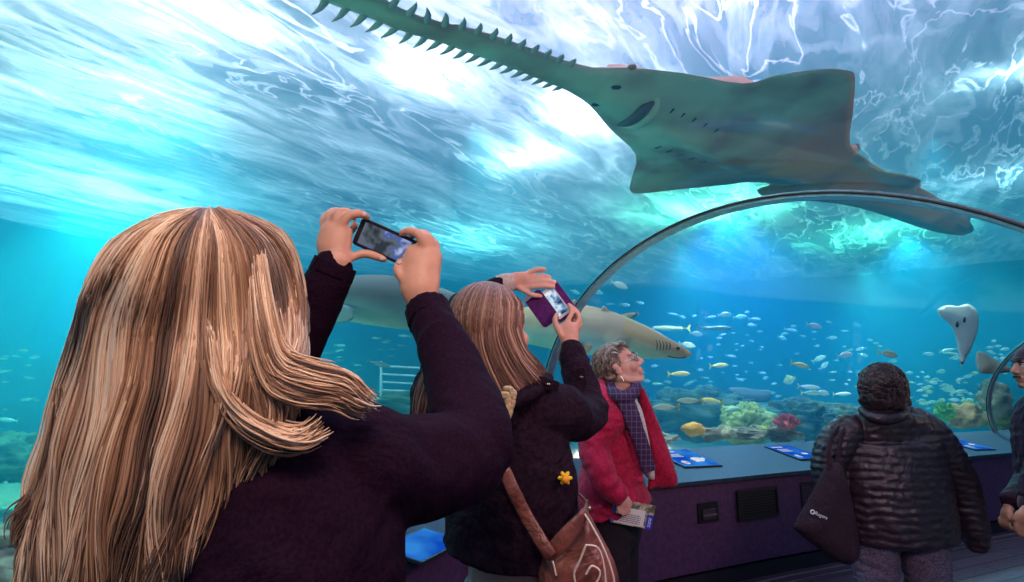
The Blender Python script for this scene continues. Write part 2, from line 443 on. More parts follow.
# lamps of the tank, hung over the water
lamp('SUN', 'daylight', (0, 0, 9), 2.0, (1, .88, 1), (math.radians(12), math.radians(-14), 0), angle=.3)
def over(x, y, z, e, size=1.2, col=(1, 1, 1)): return lamp('AREA', 'tank_lamp', (x, y, z), e, col, (0, 0, 0), size=size)
for x, y, z, e, s_, c_ in ((-2.4, 4.2, 5.6, 105, 1.0, (1, .78, 1)), (-4.5, 5.5, 5.8, 155, 1.4, (1, .90, .9)), (-.9, 5.2, 5.0, 38, .3, (1, .84, 1)), (.9, 6.1, 5.0, 75, .3, (1, .82, 1)), (.2, 7.4, 5.1, 60, .4, (.9, .9, 1)),
                           (4.9, 5.2, 4.95, 18, .2, (.9, .85, 1)), (7.5, 8.0, 5.3, 80, .5, (.85, .8, 1)), (1.2, 3.4, 6.4, 300, 1.8, (.95, .62, 1)),
                           (-7, 9, 6.2, 500, 1.6, (.6, .9, 1)), (3.6, 9.6, 5.3, 330, 1.4, (.25, 1, .62)), (7.5, 11.5, 5.5, 330, 1.6, (.25, 1, .62)), (-1, 12, 5.8, 300, 1.5, (.4, .95, 1))):
    over(x, y, z, e, s_, c_)
# unseen spots under water, added to brighten haze, reef and animals
def under_(x, y, z, e, tgt, col, ang=100):
    o = lamp('SPOT', 'fill_spot', (x, y, z), e, col, spot_size=math.radians(ang), spot_blend=.8, shadow_soft_size=.12); aim(o, tgt)
under_(-5.5, 7.5, 4.3, 2300, (-5.5, 8, 0), (.5, 1, .70), 130)
under_(-3.0, 4.5, 4.3, 800, (-4, 5.5, 0), (.5, 1, .82), 130)
under_(3.5, 9.0, 4.3, 1150, (3.2, 8.0, 0), (.35, .42, 1), 120)
under_(7.5, 10.5, 4.3, 800, (7, 9.5, 0), (.45, .85, 1), 120)
under_(-4.2, 2.4, 1.4, 420, (1.4, 4.2, 3.3), (1, .92, .78), 60)
under_(7.6, 3.0, 2.8, 900, (3.0, 4.6, 3.2), (1, .52, .34), 60)
under_(2.0, 6.6, 3.2, 230, (2.8, 7.6, .4), (1, .93, .66), 80)
under_(5.0, 7.9, 3.2, 230, (5.7, 8.9, .4), (1, .93, .66), 80)
under_(-.4, 5.6, 4.2, 300, (.2, 6.0, 1.8), (1, .9, .68), 80)
under_(4.6, 5.9, 4.2, 260, (6.2, 7.9, 1.2), (.85, 1, .95), 70)
# ------------------------------------------------------------------ creatures of the tank
def skinmat(name, top, bot, spots=None, rough=.55, bump=.15, scale=6, sp=(.56, .66)):
    """counter-shaded hide: 'tint' attribute runs 0 (belly) .. 1 (back)"""
    m = bpy.data.materials.new(name); t = nt(m)
    a = N(t, 'ShaderNodeAttribute', attribute_name='tint')
    co = N(t, 'ShaderNodeTexCoord').outputs['Object']
    nz = N(t, 'ShaderNodeTexNoise', {'Vector': co, 'Scale': scale, 'Detail': 5, 'Roughness': .6})
    s = N(t, 'ShaderNodeMath', {0: nz.outputs[0], 1: -.5}, operation='ADD')
    s = N(t, 'ShaderNodeMath', {0: s.outputs[0], 1: .5}, operation='MULTIPLY')
    f = N(t, 'ShaderNodeMath', {0: a.outputs['Fac'], 1: s.outputs[0]}, operation='ADD')
    r = ramp(t, f.outputs[0], [(.25, bot), (.75, top)]).outputs[0]
    if spots:
        n2 = N(t, 'ShaderNodeTexNoise', {'Vector': co, 'Scale': scale * .45, 'Detail': 3})
        k = ramp(t, n2.outputs[0], [(sp[0], 0.), (sp[1], 1.)])
        r = N(t, 'ShaderNodeMix', {'Factor': k.outputs[0], 'A': r, 'B': spots}, data_type='RGBA').outputs[2] if False else N(t, 'ShaderNodeMixRGB', {0: k.outputs[0], 1: r, 2: spots}).outputs[0]
    bp = N(t, 'ShaderNodeBump', {'Strength': bump, 'Distance': .01, 'Height': nz.outputs[0]})
    b = N(t, 'ShaderNodeBsdfPrincipled', {'Base Color': r, 'Roughness': rough, 'Normal': bp.outputs[0]})
    N(t, 'ShaderNodeOutputMaterial', {'Surface': b.outputs[0]})
    return m
def settint(me, fn):
    at = me.attributes.get('tint') or me.attributes.new('tint', 'FLOAT', 'POINT')
    at.data.foreach_set('value', [float(fn(v)) for v in me.vertices])
M_dark = mat('dark slit', (.012, .012, .012), rough=.6)
M_eye = mat('glossy dark eye', (.01, .01, .01), rough=.1)

def sawfish():
    Z = 3.22
    up = [(300,-22),(350,-12),(385,0),(421,17.6),(456,25),(491,35),(526,47),(547,54.5),(572,63),(596,68.5),(631,68),(682,73),(743,83.5),(776,75.4),(823,69),(849.5,71),(855,78),(853,111),(849.5,141),(857,153),
          (871,163),(895,176),(925,190),(952,206),(968,220),(974,230),(962,235),(940,233),(915,226),(880,214),(845,205),(800,200),(768,199),(757,190),(771,184),(748,178),(722,170)]
    up += [(748,182),(729,184.6),(682,189),(640,193.6),(630,190),(632,177),(636,155),(611,130),(590,106),(568,91),(547,82.6),(508,67),(473,54.5),(438,42),(403,31.6),(368,17.6),(325,2),(290,-10)]
    up = [p for p in up if p not in [(748,178),(722,170)]]
    c0 = onz(740, 132, Z); A = onz(560, 72, Z); ax = (c0 - A).normalized(); ay = V(0, 0, 1).cross(ax)
    loc = [((onz(x, y, Z) - c0).dot(ax), (onz(x, y, Z) - c0).dot(ay)) for x, y in up]
    sx = (onz(600, 90, Z) - c0).dot(ax)
    def spine(x):  # lateral offset of the spine
        pts = [(-6, .0)]
        return 0
    # spine samples: midline in the photo
    mid = [(305,-16),(403,24),(508,55),(600,90),(660,118),(740,133),(820,165),(880,192),(960,225)]
    ms = sorted(((onz(x, y, Z) - c0).dot(ax), (onz(x, y, Z) - c0).dot(ay)) for x, y in mid)
    mx = [m[0] for m in ms]; my = [m[1] for m in ms]
    def th(x, y, d):
        ds = abs(y - float(np.interp(x, mx, my)))
        core = .30 + .70 * math.exp(-(ds / .30) ** 2)
        h = .62 * d ** .85 * core
        if x < sx: h = min(h, .035 + .25 * max(0, 1 - (sx - x) / .5) * d)
        return (h * .95, h * .5)
    tilt = -.05
    pl = lambda x, y, z: c0 + ax * x + ay * y + V(0, 0, z + tilt * 0)
    root = empty('sawfish', c0)
    tag(root, 'huge sawfish with a long toothed snout gliding over the tunnel', 'sawfish')
    mb = inflate(loc, .045, th, pl, sub=3)
    me = weld(mb.mesh('body')); me.update()
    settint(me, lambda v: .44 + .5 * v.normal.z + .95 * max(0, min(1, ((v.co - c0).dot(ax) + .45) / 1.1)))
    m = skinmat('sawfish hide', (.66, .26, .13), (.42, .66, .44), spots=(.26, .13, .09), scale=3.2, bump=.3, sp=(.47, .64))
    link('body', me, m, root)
    m_t = mat('ivory teeth', (.30, .40, .33), rough=.5)
    # teeth along both edges of the saw: (root pixel, tip pixel)
    lo = [(325,2),(368,17.6),(403,31.6),(438,42),(473,54.5),(508,67),(547,82.6),(560,87)]; hi = [(350,-12),(385,0),(421,17.6),(456,25),(491,35),(526,47),(547,54.5),(572,63)]
    def along(pl_, n, sgn, L):
        q = [onz(x, y, Z) for x, y in pl_]; seg = [(q[i + 1] - q[i]).length for i in range(len(q) - 1)]; tot = sum(seg)
        for k in range(n):
            s = tot * (k / (n - 1)) ** .92; i = 0
            while i < len(seg) - 1 and s > seg[i]: s -= seg[i]; i += 1
            p = q[i].lerp(q[i + 1], s / seg[i]); d = (q[i + 1] - q[i]).normalized(); o = V(d.y, -d.x, 0) * sgn
            l = L * (1.15 - .65 * k / n)
            obj('rostral_tooth', MB().tube([p - o * .02, p + o * l * .5 - d * l * .05, p + o * l - d * l * .22], [(.020, .012), (.014, .009), (.003, .003)], n=8, sub=2), m_t, root)
    along(lo, 19, -1, .105); along(hi, 15, 1, .075)
    # mouth, nostrils, gills on the underside; eyes and spiracles on top
    def under(x, y, dz=-.02):
        p = onz(x, y, Z); X = (p - c0).dot(ax); Y = (p - c0).dot(ay); d = 9
        for i in range(len(loc)):
            a = Vector(loc[i]); b = Vector(loc[(i + 1) % len(loc)]); ab = b - a; t = max(0, min(1, (Vector((X, Y)) - a).dot(ab) / ab.length_squared)); d = min(d, (Vector((X, Y)) - a - ab * t).length)
        return V(p.x, p.y, p.z - th(X, Y, d)[1] + dz)
    mo = MB(); mo.tube([under(617, 117), under(630, 105), under(642, 94), under(652, 90)], [.008, .028, .034, .014], n=8, ref=(0, 0, 1))
    mo_ = obj('mouth', mo, mat('mouth fold', (.07, .055, .05), rough=.7), root)
    lip = MB(); lip.tube([under(622, 120, .0), under(636, 108, .0), under(650, 96, .0), under(657, 90, .0)], [.01, .045, .05, .016], n=8, ref=(0, 0, 1)); obj('lip', lip, m, root)
    no = MB()
    for x, y in ((616, 80), (596, 100)): obj('nostril', MB().ell(under(x, y, 0), (.03, .018, .010), nu=10, nv=6), M_dark, root)
    for x, y in ((632, 69),):
        p = onz(x, y, Z); obj('eye', MB().ell((p.x, p.y, p.z + .01), (.026, .024, .016)), mat('brown eye lid', (.30, .15, .06), rough=.4), root)
    for k in range(5):
        for sgn, (x, y) in ((1, (673 + 11 * k, 96 + 4 * k)), (-1, (655 + 11 * k, 139 + 3 * k))):
            a = under(x, y); obj('gill_slit', MB().tube([a, a + ay * .04 * sgn + ax * .015], [.005, .004], n=6, sub=1), M_dark, root)
    # dorsal fins and tail fin standing above the back, lower lobe hanging into view
    def fin(pts, name):
        mb = inflate(pts, .05, lambda x, y, d: (.10 * d, .10 * d), lambda x, y, z: V(*FB) + FX * x + V(0, 0, y) + FY * z, sub=3)
        me = weld(mb.mesh(name)); settint(me, lambda v: 1); link(name, me, m, root)
    FX = (onz(920, 200, Z) - onz(800, 165, Z)).normalized(); FY = V(-FX.y, FX.x, 0)
    FB = onz(835, 165, Z) + V(0, 0, .1); fin([(-.05, -.02), (.15, .08), (.34, .15), (.38, .13), (.34, .06), (.4, -.02)], 'dorsal_fin')
    FB = onz(905, 196, Z) + V(0, 0, .04); fin([(-.05, -.02), (.12, .07), (.28, .13), (.31, .11), (.27, .05), (.3, -.02)], 'dorsal_fin')
    FB = onz(955, 220, Z) + V(0, 0, .0); fin([(-.15, 0), (.1, .06), (.36, .18), (.44, .17), (.34, .05), (.30, -.06), (.05, -.04)], 'tail_fin')
    # pelvic fin reaching out to the right in the photo
    q = [(858,152),(880,168),(905,173),(919,177.5),(920,181),(911,193),(880,191),(850,180),(840,165)]
    lp = [((onz(x, y, Z) - c0).dot(ax), (onz(x, y, Z) - c0).dot(ay)) for x, y in q]
    mb = inflate(lp, .04, lambda x, y, d: (.16 * d, .14 * d), lambda x, y, z: pl(x, y, z - .015), sub=3)
    me = weld(mb.mesh('pelvic_fin')); settint(me, lambda v: .55); link('pelvic_fin', me, m, root)
    return root
sawfish()

def bodyfish(name, spine_, label, cat, m, ref=(0, 0, 1), fins=(), gills=None, eye=None, mouth=None, wide=.8):
    """shark-like animal: spine_ = [(px, py, depth, half-height px)], fins drawn in the photo frame at a depth"""
    pts = [P(x, y, d) for x, y, d, h in spine_]; hr = [h / F * d for x, y, d, h in spine_]
    root = empty(name, sum(pts, V(0, 0, 0)) / len(pts)); tag(root, label, cat)
    mb = MB().tube(pts, [(r * wide, r) for r in hr], n=28, ref=ref, sub=6)
    me = mb.mesh('body'); me.update(); settint(me, lambda v: .52 + .9 * (v.normal.z + .25)); link('body', me, m, root)
    for nm, q, d0, th, tn in fins:
        c = P(*q[0], d0); u = CAMR; w = CAMU
        dz = th[1] if hasattr(th, '__len__') else 0; t0 = th[0] if hasattr(th, '__len__') else th
        x0, y0 = q[0]
        loc = [((P(x, y, d0) - c).dot(u), (P(x, y, d0) - c).dot(w)) for x, y in q]
        mx = max(abs(p[0]) + abs(p[1]) for p in loc)
        pl = lambda x, y, z: c + u * x + w * y + CAMF * (z + dz * (abs(x) + abs(y)) / mx)
        mb = inflate(loc, mx / 14, lambda x, y, d: (t0 * d, t0 * d), pl, sub=3)
        me = weld(mb.mesh(nm)); settint(me, lambda v: tn); link(nm, me, m, root)
    for g in gills or ():
        obj('gill_slit', MB().tube([P(*q) for q in g], [.004, .006, .004], n=6, sub=3), M_dark, root)
    if eye: obj('eye', MB().ell(P(*eye[:3]), eye[3]), M_eye, root)
    if mouth: obj('mouth', MB().tube([P(*q) for q in mouth], .007, n=6), M_dark, root)
    return root
M_shark = skinmat('sand shark hide', (.34, .19, .07), (.46, .48, .34), spots=(.17, .09, .035), scale=4, sp=(.6, .7))
bodyfish('shark', [(690,354,5.7,2),(683,353,5.75,6),(668,349,5.8,10),(650,344,5.9,15),(630,339,6,19),(605,333,6.1,23),(580,329,6.2,24.5),(553,326,6.3,23),(520,325,6.5,17),(485,324,6.8,10),(455,322,7,6),(432,320,7.2,3.5)],
    'brown sand shark with ring scars swimming right behind the steel ring', 'shark', M_shark,
    fins=[('dorsal_fin', [(600,314),(603,306),(608,309),(615,318),(618,322),(600,318)], 6.05, .25, .95),
          ('dorsal_fin', [(566,309),(571,301),(576,300),(578,306),(581,312),(570,312)], 6.2, .25, .95),
          ('pectoral_fin', [(612,320),(628,314),(641,313.5),(644,315),(632,321),(620,327),(612,328)], 6.35, (.2, .25), .9),
          ('pectoral_fin', [(592,345),(586,352),(575,357),(562,352),(556,344),(572,340)], 5.75, (.22, -.15), .8),
          ('pelvic_fin', [(505,335),(512,345),(500,348),(490,336)], 6.4, .2, .6),
          ('tail_fin', [(440,321),(428,305),(405,288),(396,287),(412,312),(418,326),(412,338),(424,334)], 7.2, .12, .9)],
    gills=[[(656+3.2*k,340+k*.6,5.62),(657.5+3.2*k,345,5.60),(656.5+3.2*k,350,5.62)] for k in range(5)],
    eye=(678,348.5,5.62,.018), mouth=[(668,356,5.66),(678,358,5.62),(686,357,5.62)])
M_nurse = skinmat('grey shark hide', (.11, .12, .08), (.22, .38, .32), scale=4)
bodyfish('shark', [(318,302,4.3,4),(326,301,4.3,13),(338,300,4.35,19),(358,299,4.4,24),(385,301,4.5,26),(415,305,4.7,25),(450,311,4.9,19),(485,317,5.2,12),(520,322,5.5,5)],
    'pale grey-green shark seen below the raised black smartphone', 'shark', M_nurse,
    fins=[('pectoral_fin', [(326,305),(328,315),(336,322),(346,322),(354,318),(352,308),(340,304)], 4.2, .2, .35),
          ('dorsal_fin', [(392,277),(402,268),(418,262),(416,276),(424,284),(400,284)], 4.5, .2, .8)], wide=1.0)

def flat(name, label, cat, q, d0, th, m, parts=(), tn=.5, tiltx=0, tilty=0, step=None):
    cx_ = sum(p[0] for p in q) / len(q); cy_ = sum(p[1] for p in q) / len(q); c = P(cx_, cy_, d0)
    loc = [((x - cx_) * d0 / F, -(y - cy_) * d0 / F) for x, y in q]; mx = max(abs(p[0]) + abs(p[1]) for p in loc)
    pl = lambda x, y, z: c + CAMR * x + CAMU * y + CAMF * (z + tiltx * x + tilty * y)
    mb = inflate(loc, step or mx / 14, lambda x, y, d: (th * d ** .8, th * d ** .8), pl, sub=3)
    root = empty(name, c); tag(root, label, cat)
    me = weld(mb.mesh('body')); settint(me, lambda v: tn); link('body', me, m, root)
    for nm, x, y, r in parts: obj(nm, MB().ell(P(x, y, d0) + CAMF * (tiltx * (x - cx_) - tilty * (y - cy_)) * d0 / F - CAMF * th * .09, r, nu=10, nv=8), M_dark, root)
    return root
M_pale = skinmat('pale ray belly', (.8, .85, .7), (1, 1, .92), scale=8)
flat('ray', 'pale white ray hanging nose up with two dark gill marks', 'ray',
     [(934.5,309.6),(944,305),(955,306),(964,303.6),(975,312),(978,329),(975,348),(971,358),(967.5,367),(963,355),(958.6,341),(951,326),(939,317)], 6.8, .09, M_pale,
     [('gill_mark', 955.5, 324, (.015, .03, .04)), ('gill_mark', 961.5, 319, (.015, .03, .045))], tn=.1, tiltx=.0, tilty=-.2)
M_dray = skinmat('dark ray hide', (.07, .06, .06), (.2, .2, .17), scale=8)
flat('ray', 'flat dark ray swimming above the yellow-green rock mound', 'ray', [(730,389),(742,388),(757,390),(772,391),(767,400),(752,401),(739,401),(733,395)], 8.6, .3, M_dray, tn=.95, tilty=.8)
flat('ray', 'brown ray with raised wing seen through the far ring', 'ray', [(984,352),(991,354),(997,360),(1007,366),(1012,370),(997,372.5),(984,373),(976,371),(978,360)], 7.6, .3, skinmat('brown ray hide', (.17, .11, .08), (.3, .25, .2)), tn=.9, tilty=.6)

# --- small fish
def fishmesh(name, kind_):
    if kind_ == 0:   # slim yellowtail
        o = [(-.5,.12),(-.46,.13),(-.40,.035),(-.33,.03),(-.2,.07),(0,.115),(.2,.11),(.38,.07),(.47,.02),(.5,-.005),(.46,-.03),(.36,-.07),(.2,-.10),(0,-.105),(-.2,-.07),(-.33,-.03),(-.40,-.035),(-.46,-.12),(-.5,-.13),(-.46,0)]
    elif kind_ == 1:  # deeper silver fish
        o = [(-.5,.13),(-.44,.13),(-.38,.04),(-.3,.05),(-.18,.14),(0,.19),(.2,.18),(.36,.12),(.46,.04),(.5,0),(.45,-.05),(.34,-.11),(.18,-.15),(0,-.16),(-.18,-.11),(-.3,-.04),(-.38,-.035),(-.44,-.12),(-.5,-.13),(-.44,0)]
    elif kind_ == 2:  # round spotted fish
        o = [(-.5,.2),(-.42,.16),(-.36,.07),(-.28,.16),(-.1,.34),(.1,.42),(.2,.28),(.38,.16),(.48,.04),(.5,-.02),(.42,-.12),(.28,-.24),(.1,-.30),(-.1,-.26),(-.28,-.14),(-.36,-.06),(-.42,-.16),(-.5,-.18),(-.43,0)]
    if kind_ == 3:   # long barracuda-like
        o = [(-.5,.09),(-.46,.09),(-.41,.02),(-.3,.025),(-.22,.06),(-.17,.03),(0,.06),(.2,.062),(.38,.04),(.48,.012),(.5,-.005),(.46,-.02),(.36,-.045),(.2,-.062),(0,-.065),(-.2,-.045),(-.24,-.075),(-.3,-.025),(-.41,-.02),(-.46,-.08),(-.5,-.09),(-.46,0)]
    mb = inflate(o, .05, lambda x, y, d: ((.30 if x > -.34 else .06) * d ** .75 * .8,) * 2, lambda x, y, z: V(x, z, y), sub=2)
    me = weld(mb.mesh(name), 1e-4); settint(me, lambda v: (v.co.z * 4 + .5) if v.co.x > -.36 else 2)
    return me
def fishmat(name, back, belly, tail):
    m = bpy.data.materials.new(name); t = nt(m); a = N(t, 'ShaderNodeAttribute', attribute_name='tint')
    r = ramp(t, N(t, 'ShaderNodeMath', {0: a.outputs['Fac'], 1: .5}, operation='MULTIPLY').outputs[0], [(.15, belly), (.34, back), (.62, back), (.9, tail)])
    b = N(t, 'ShaderNodeBsdfPrincipled', {'Base Color': r.outputs[0], 'Roughness': .35, 'Specular IOR Level': .6})
    N(t, 'ShaderNodeOutputMaterial', {'Surface': b.outputs[0]}); return m
FM = [fishmesh('fish_body', k) for k in range(4)]
MATS = {'y': fishmat('yellow striped fish', (.75, .68, .18), (.85, .88, .75), (.85, .7, .05)), 'w': fishmat('silver fish', (.62, .66, .62), (.9, .92, .88), (.6, .6, .5)),
        'g': fishmat('green silver fish', (.28, .45, .34), (.75, .85, .75), (.6, .6, .2)), 'd': fishmat('dark fish', (.06, .12, .13), (.22, .30, .30), (.1, .12, .1)),
        'o': fishmat('orange spotted fish', (.75, .5, .12), (.85, .75, .45), (.8, .6, .1))}
_fm = {}
def fish(x, y, L, k, c, ang=0, left=False, label=None, group=None, d=None, cat='fish'):
    """L: length in photo pixels; ang: nose-up degrees"""
    key = (k, c)
    if key not in _fm:
        me = FM[k].copy(); me.materials.append(MATS[c]); _fm[key] = me
    d = d or min(9.5, max(5.2, {0: .27, 1: .22, 2: .22, 3: .5}[k] * F / L)); s = L / F * d
    o = bpy.data.objects.new('fish', _fm[key]); COL.objects.link(o)
    yaw = rng.uniform(-.35, .35)
    o.location = P(x, y, d); o.scale = (s / math.cos(yaw),) * 3
    a = math.radians(ang)
    o.rotation_euler = Matrix.Rotation(math.pi if left else 0, 3, 'Z').to_euler() if False else (0, -a if not left else -a, (math.pi if left else 0) + yaw)
    tag(o, label, cat, group); return o
big = [ # x, y, len, kind, colour, nose-up angle, faces left, label
 (619,285,19,1,'w',-20,0,'white fish high up, just right of the steel ring'),
 (575,292,11,1,'w',-15,0,'small white fish touching the steel ring edge'),
 (597,292,13,1,'w',-12,0,'white fish below and left of the highest white fish'),
 (715,328,36,3,'d',-2,0,'long dark grey fish pointing right in open blue water'),
 (671,328,38,3,'g',2,1,'long pale teal fish above the shark snout'),
 (696,334,15,1,'w',-5,0,'pinkish white fish between the two long fish and the shark'),
 (687,345,16,1,'w',-12,0,'plump white fish directly before the shark nose'),
 (731,356,12,0,'w',-6,0,'lone pale fish under the long dark grey fish'),
 (719,365.5,21,0,'y',3,0,'yellow-tailed fish in the middle of the blue water'),
 (679,374,23,0,'y',1,0,'bright yellow fish right of the grey-haired woman face'),
 (690,383,14,0,'g',-25,1,'small green fish diving below the bright yellow fish'),
 (658,384,12,0,'y',0,1,'yellow-green fish beside the red hood'),
 (672,393,12,0,'y',8,1,'golden fish above the pair of striped fish'),
 (690,400.6,27,0,'g',0,1,'plump green silver fish leading the pair above the reef'),
 (666,407,28,0,'g',0,1,'long green silver fish lowest next to the red coat'),
 (712,401,25,0,'y',6,1,'yellow striped fish following the plump green silver fish'),
 (715,408,17,0,'g',0,0,'green fish under the yellow striped fish'),
 (731,410,21,0,'g',8,0,'green silver fish above the yellow-green rock'),
 (814,326,17,1,'w',-12,0,'white fish with dark tail at upper middle of the school'),
 (800,365,23,0,'y',-10,0,'grey-yellow fish with forked tail left of the tilted silver fish'),
 (790,380,13,2,'o',-20,1,'round orange spotted fish above the red anemone'),
 (819,359,14,1,'g',25,0,'silver fish tilted nose up near the curly black hair'),
 (824,366,13,1,'w',38,0,'white fish steeply tilted below the tilted silver fish'),
 (809,387,20,0,'w',-6,0,'slim white fish above another slim white fish near black hair'),
 (812,393,20,0,'g',-2,0,'lower slim pale fish left of curly black hair'),
 (949,353,20,3,'y',-8,0,'thin yellowish fish crossing in front of the pale ray'),
 (888,354,20,1,'g',-12,0,'long green fish right of the curly black hair'),
 (379,364,23,0,'d',-12,0,'dark fish with yellow tail left of the brown-haired woman'),
 (8,420,20,0,'w',5,1,'white forked-tail fish at the left edge beside the blonde hair')]
for b in big: fish(*b[:6], bool(b[6]), b[7])
small = [(610,304,9),(625,305,10),(640,303,9),(673,314,10),(682,317,8),(695,316,6),(711,317,12),(724.5,315,15),(740,317,13),(754.6,319,13),(752,325,9),(719,338,6),(733,333,5),(752,341,6),(762,347,5),(735,366,6),(751,363,5),(740,380,8),
 (791,330,13),(782,338,11),(785,334,9),(803,336,8),(832,338,10),(817,346,7),(850,350,9),(861,349,10),(845,355,17),(863,355,13),(893,361,9),(928.5,354,11),(949,350,14),(955,358,12),(780,365,5),(833,372,7),(762,373,7),(766,378,8),(832,380,7),(849,380,5),
 (822,393,16),(842,394,18),(772,393,8),(858,386,6),(757,392,6),(747,312,6),(829,322,6),(845,331,7),(870,340,7),(880,346,6),(640,372,10),(646,381,9),(655,366,9),(632,368,8),(668,382,8),(700,370,8),(706,378,7),(690,414,10),(706,416,9),(683,420,8),(664,415,10)]
for i, (x, y, L) in enumerate(small):
    fish(x, y, L, 1 if i % 3 else 0, 'w' if i % 4 else 'g', rng.uniform(-15, 10), bool(i % 5 == 0), 'small pale fish of the loose school in the blue water', 'small fish in open blue water')
for i in range(75):
    x = rng.uniform(880, 975); y = 392 + rng.normal(0, 11) - (x - 925) * .02
    if y < 362 or y > 414: y = rng.uniform(372, 405)
    fish(x, y, rng.uniform(5, 12), int(i % 3 != 0), 'wgwy'[i % 4], rng.uniform(-12, 8), bool(i % 3 == 0), 'small pale fish of the dense school between black hair and far ring', 'dense school left of the far ring')
for i in range(16):
    fish(rng.uniform(986, 1010), rng.uniform(340, 384), rng.uniform(5, 9), 1, 'w', rng.uniform(-10, 10), False, 'tiny fish seen through the far ring', 'fish beyond the far ring')
for i in range(26):
    x = rng.uniform(312, 412); y = rng.uniform(322, 372)
    fish(x, y, rng.uniform(6, 13), 0, 'dgd'[i % 3], rng.uniform(-12, 10), bool(i % 2), 'small dark fish in the bright water below the grey-green shark', 'small fish below the grey-green shark')
for i in range(14):
    fish(rng.uniform(0, 38), rng.uniform(345, 425), rng.uniform(6, 14), 0, 'yw'[i % 2], rng.uniform(-12, 10), bool(i % 2), 'small fish at the left edge beside the blonde hair', 'small fish left of the blonde hair')
for i in range(40):
    fish(rng.uniform(700, 880), rng.uniform(325, 400), rng.uniform(3.5, 7), 1, 'wg'[i % 2], rng.uniform(-12, 10), bool(i % 2), 'tiny distant fish scattered through the blue water', 'tiny distant fish', d=rng.uniform(9, 11))

# --- reef
def rockmesh(name, c, r, seed, jit=.5, det=(32, 20), rot=None):
    c = Vector(c); R = rot or Matrix.Identity(3)
    mb = MB().ell((0, 0, 0), 1, nu=det[0], nv=det[1])
    vs = []
    for v in mb.v:
        q = Vector(v); k = 1 + jit * (noise.noise(q * 1.6 + V(seed, 0, seed)) + .5 * noise.noise(q * 4 + V(seed, 3, 0)) + .3 * noise.noise(q * 10 + V(0, seed, 9)) + .16 * noise.noise(q * 22 + V(seed, 1, 9)))
        vs.append(tuple(c + R @ V(q.x * r[0] * k, q.y * r[1] * k, q.z * r[2] * k)))
    mb.v = vs
    return mb
def rock(x, y, d, rpx, m, label, cat='rock', name='rock', seed=None, jit=.5, depthr=None, det=(32, 20), group=None):
    s = d / F; rx, rz = rpx[0] * s, rpx[1] * s
    o = obj(name, rockmesh(name, P(x, y, d), (rx, depthr or max(rx, rz) * .8, rz), seed if seed is not None else x * .13, jit, det), m)
    return tag(o, label, cat, group)
RK = lambda n, a, b, **k: mat(n, a, b, rough=.9, scale=k.get('s', 5), bump=1, bscale=18, detail=8)
m_teal = RK('algae rock', (.015, .045, .05), (.10, .15, .08)); m_brn = RK('brown rock', (.10, .07, .05), (.30, .24, .16))
m_yel = RK('yellow green rock', (.20, .28, .08), (.50, .52, .18)); m_or = RK('orange sponge', (.55, .22, .03), (.75, .38, .06), s=12)
m_grn = RK('green coral', (.03, .14, .02), (.12, .32, .05), s=16); m_red = RK('red anemone', (.30, .03, .05), (.55, .10, .12), s=14); m_sandrk = RK('sandy rock', (.24, .19, .12), (.5, .42, .28), s=8)
for a in [(600,412,9,(50,26),m_teal,'dark algae-covered boulder behind the red-coated woman'),
          (700,412,8.5,(52,22),m_teal,'broad dark reef boulder behind the striped fish'),
          (748,424,7.6,(24,20),m_yel,'yellow-green lit reef mound under the dark flat ray'),
          (800,420,8.2,(48,18),m_teal,'low green-grey boulder behind the red anemone'),
          (775,432,7.0,(22,8),m_brn,'brown rock carrying the red anemone'),
          (850,424,8,(40,16),m_teal,'grey-green boulder hidden partly by curly black hair'),
          (745,434,6.8,(22,5),m_brn,'low brown rock between orange sponge and red anemone'),
          (713,434,6.7,(13,6),m_brn,'brown cobble right of the orange sponge'),
          (728,433,6.65,(9,6),m_sandrk,'pale tan cobble among brown rocks near the ledge'),
          (963,416,8.2,(17,11),RK('rust coral', (.22, .10, .04), (.42, .26, .10), s=14),'rusty brown coral head right of the green coral bush'),
          (996,400,8.4,(14,17),m_brn,'dark brown coral head seen through the far ring'),
          (1006,419,8.5,(22,9),RK('olive coral', (.12, .14, .02), (.28, .28, .06), s=10),'olive green coral mound at the base of the far ring'),
          (905,424,9,(30,12),m_teal,'distant grey-green boulder behind the dense fish school'),
          (395,404,7.5,(45,12),m_teal,'green-grey boulder between the two nearest women'),
          (340,408,7.0,(34,12),m_teal,'green boulder just right of the blonde hair'),
          (20,560,2.9,(70,38),m_sandrk,'tan pitted rock at the lower left corner below the hair'),
          (95,590,2.8,(50,26),m_sandrk,'sandy pitted rock under the blonde hair ends'),
          (520,430,8.6,(50,20),m_teal,'dark boulder behind the brown-haired woman'),
          (660,438,6.6,(16,5),m_sandrk,'sandy cobble next to the red coat'),
          (15,460,6.5,(60,22),m_teal,'dark green boulder at the left edge beside the hair')]:
    rock(*a[:5], a[5], seed=a[0] * .31, det=(90, 50) if a[3][0] > 20 else (40, 26), depthr=min(a[3][0] * a[2] / F * .8, .32))
rock(693,429,6.5,(11,6.5),m_or,'round orange sponge on sand right of the red coat','sponge','sponge',jit=.2)
def anemone():
    c = P(787, 425, 6.75); root = empty('anemone', c); tag(root, 'dark red ruffled anemone on a brown rock behind the ledge', 'anemone')
    obj('disc', MB().ell(c, (.11, .10, .06)), m_red, root)
    mb = MB()
    for k in range(90):
        a = rng.uniform(0, 2 * math.pi); t = rng.uniform(.1, 1.45); dr = V(math.cos(a) * math.sin(t), math.sin(a) * math.sin(t), math.cos(t))
        p = c + V(dr.x * .09, dr.y * .09, dr.z * .05); mb.tube([p, p + dr * .045, p + dr * .07 + V(0, 0, .01)], [.011, .009, .006], n=6, sub=1)
    kind(obj('tentacles', mb, m_red, root), 'stuff')
anemone()
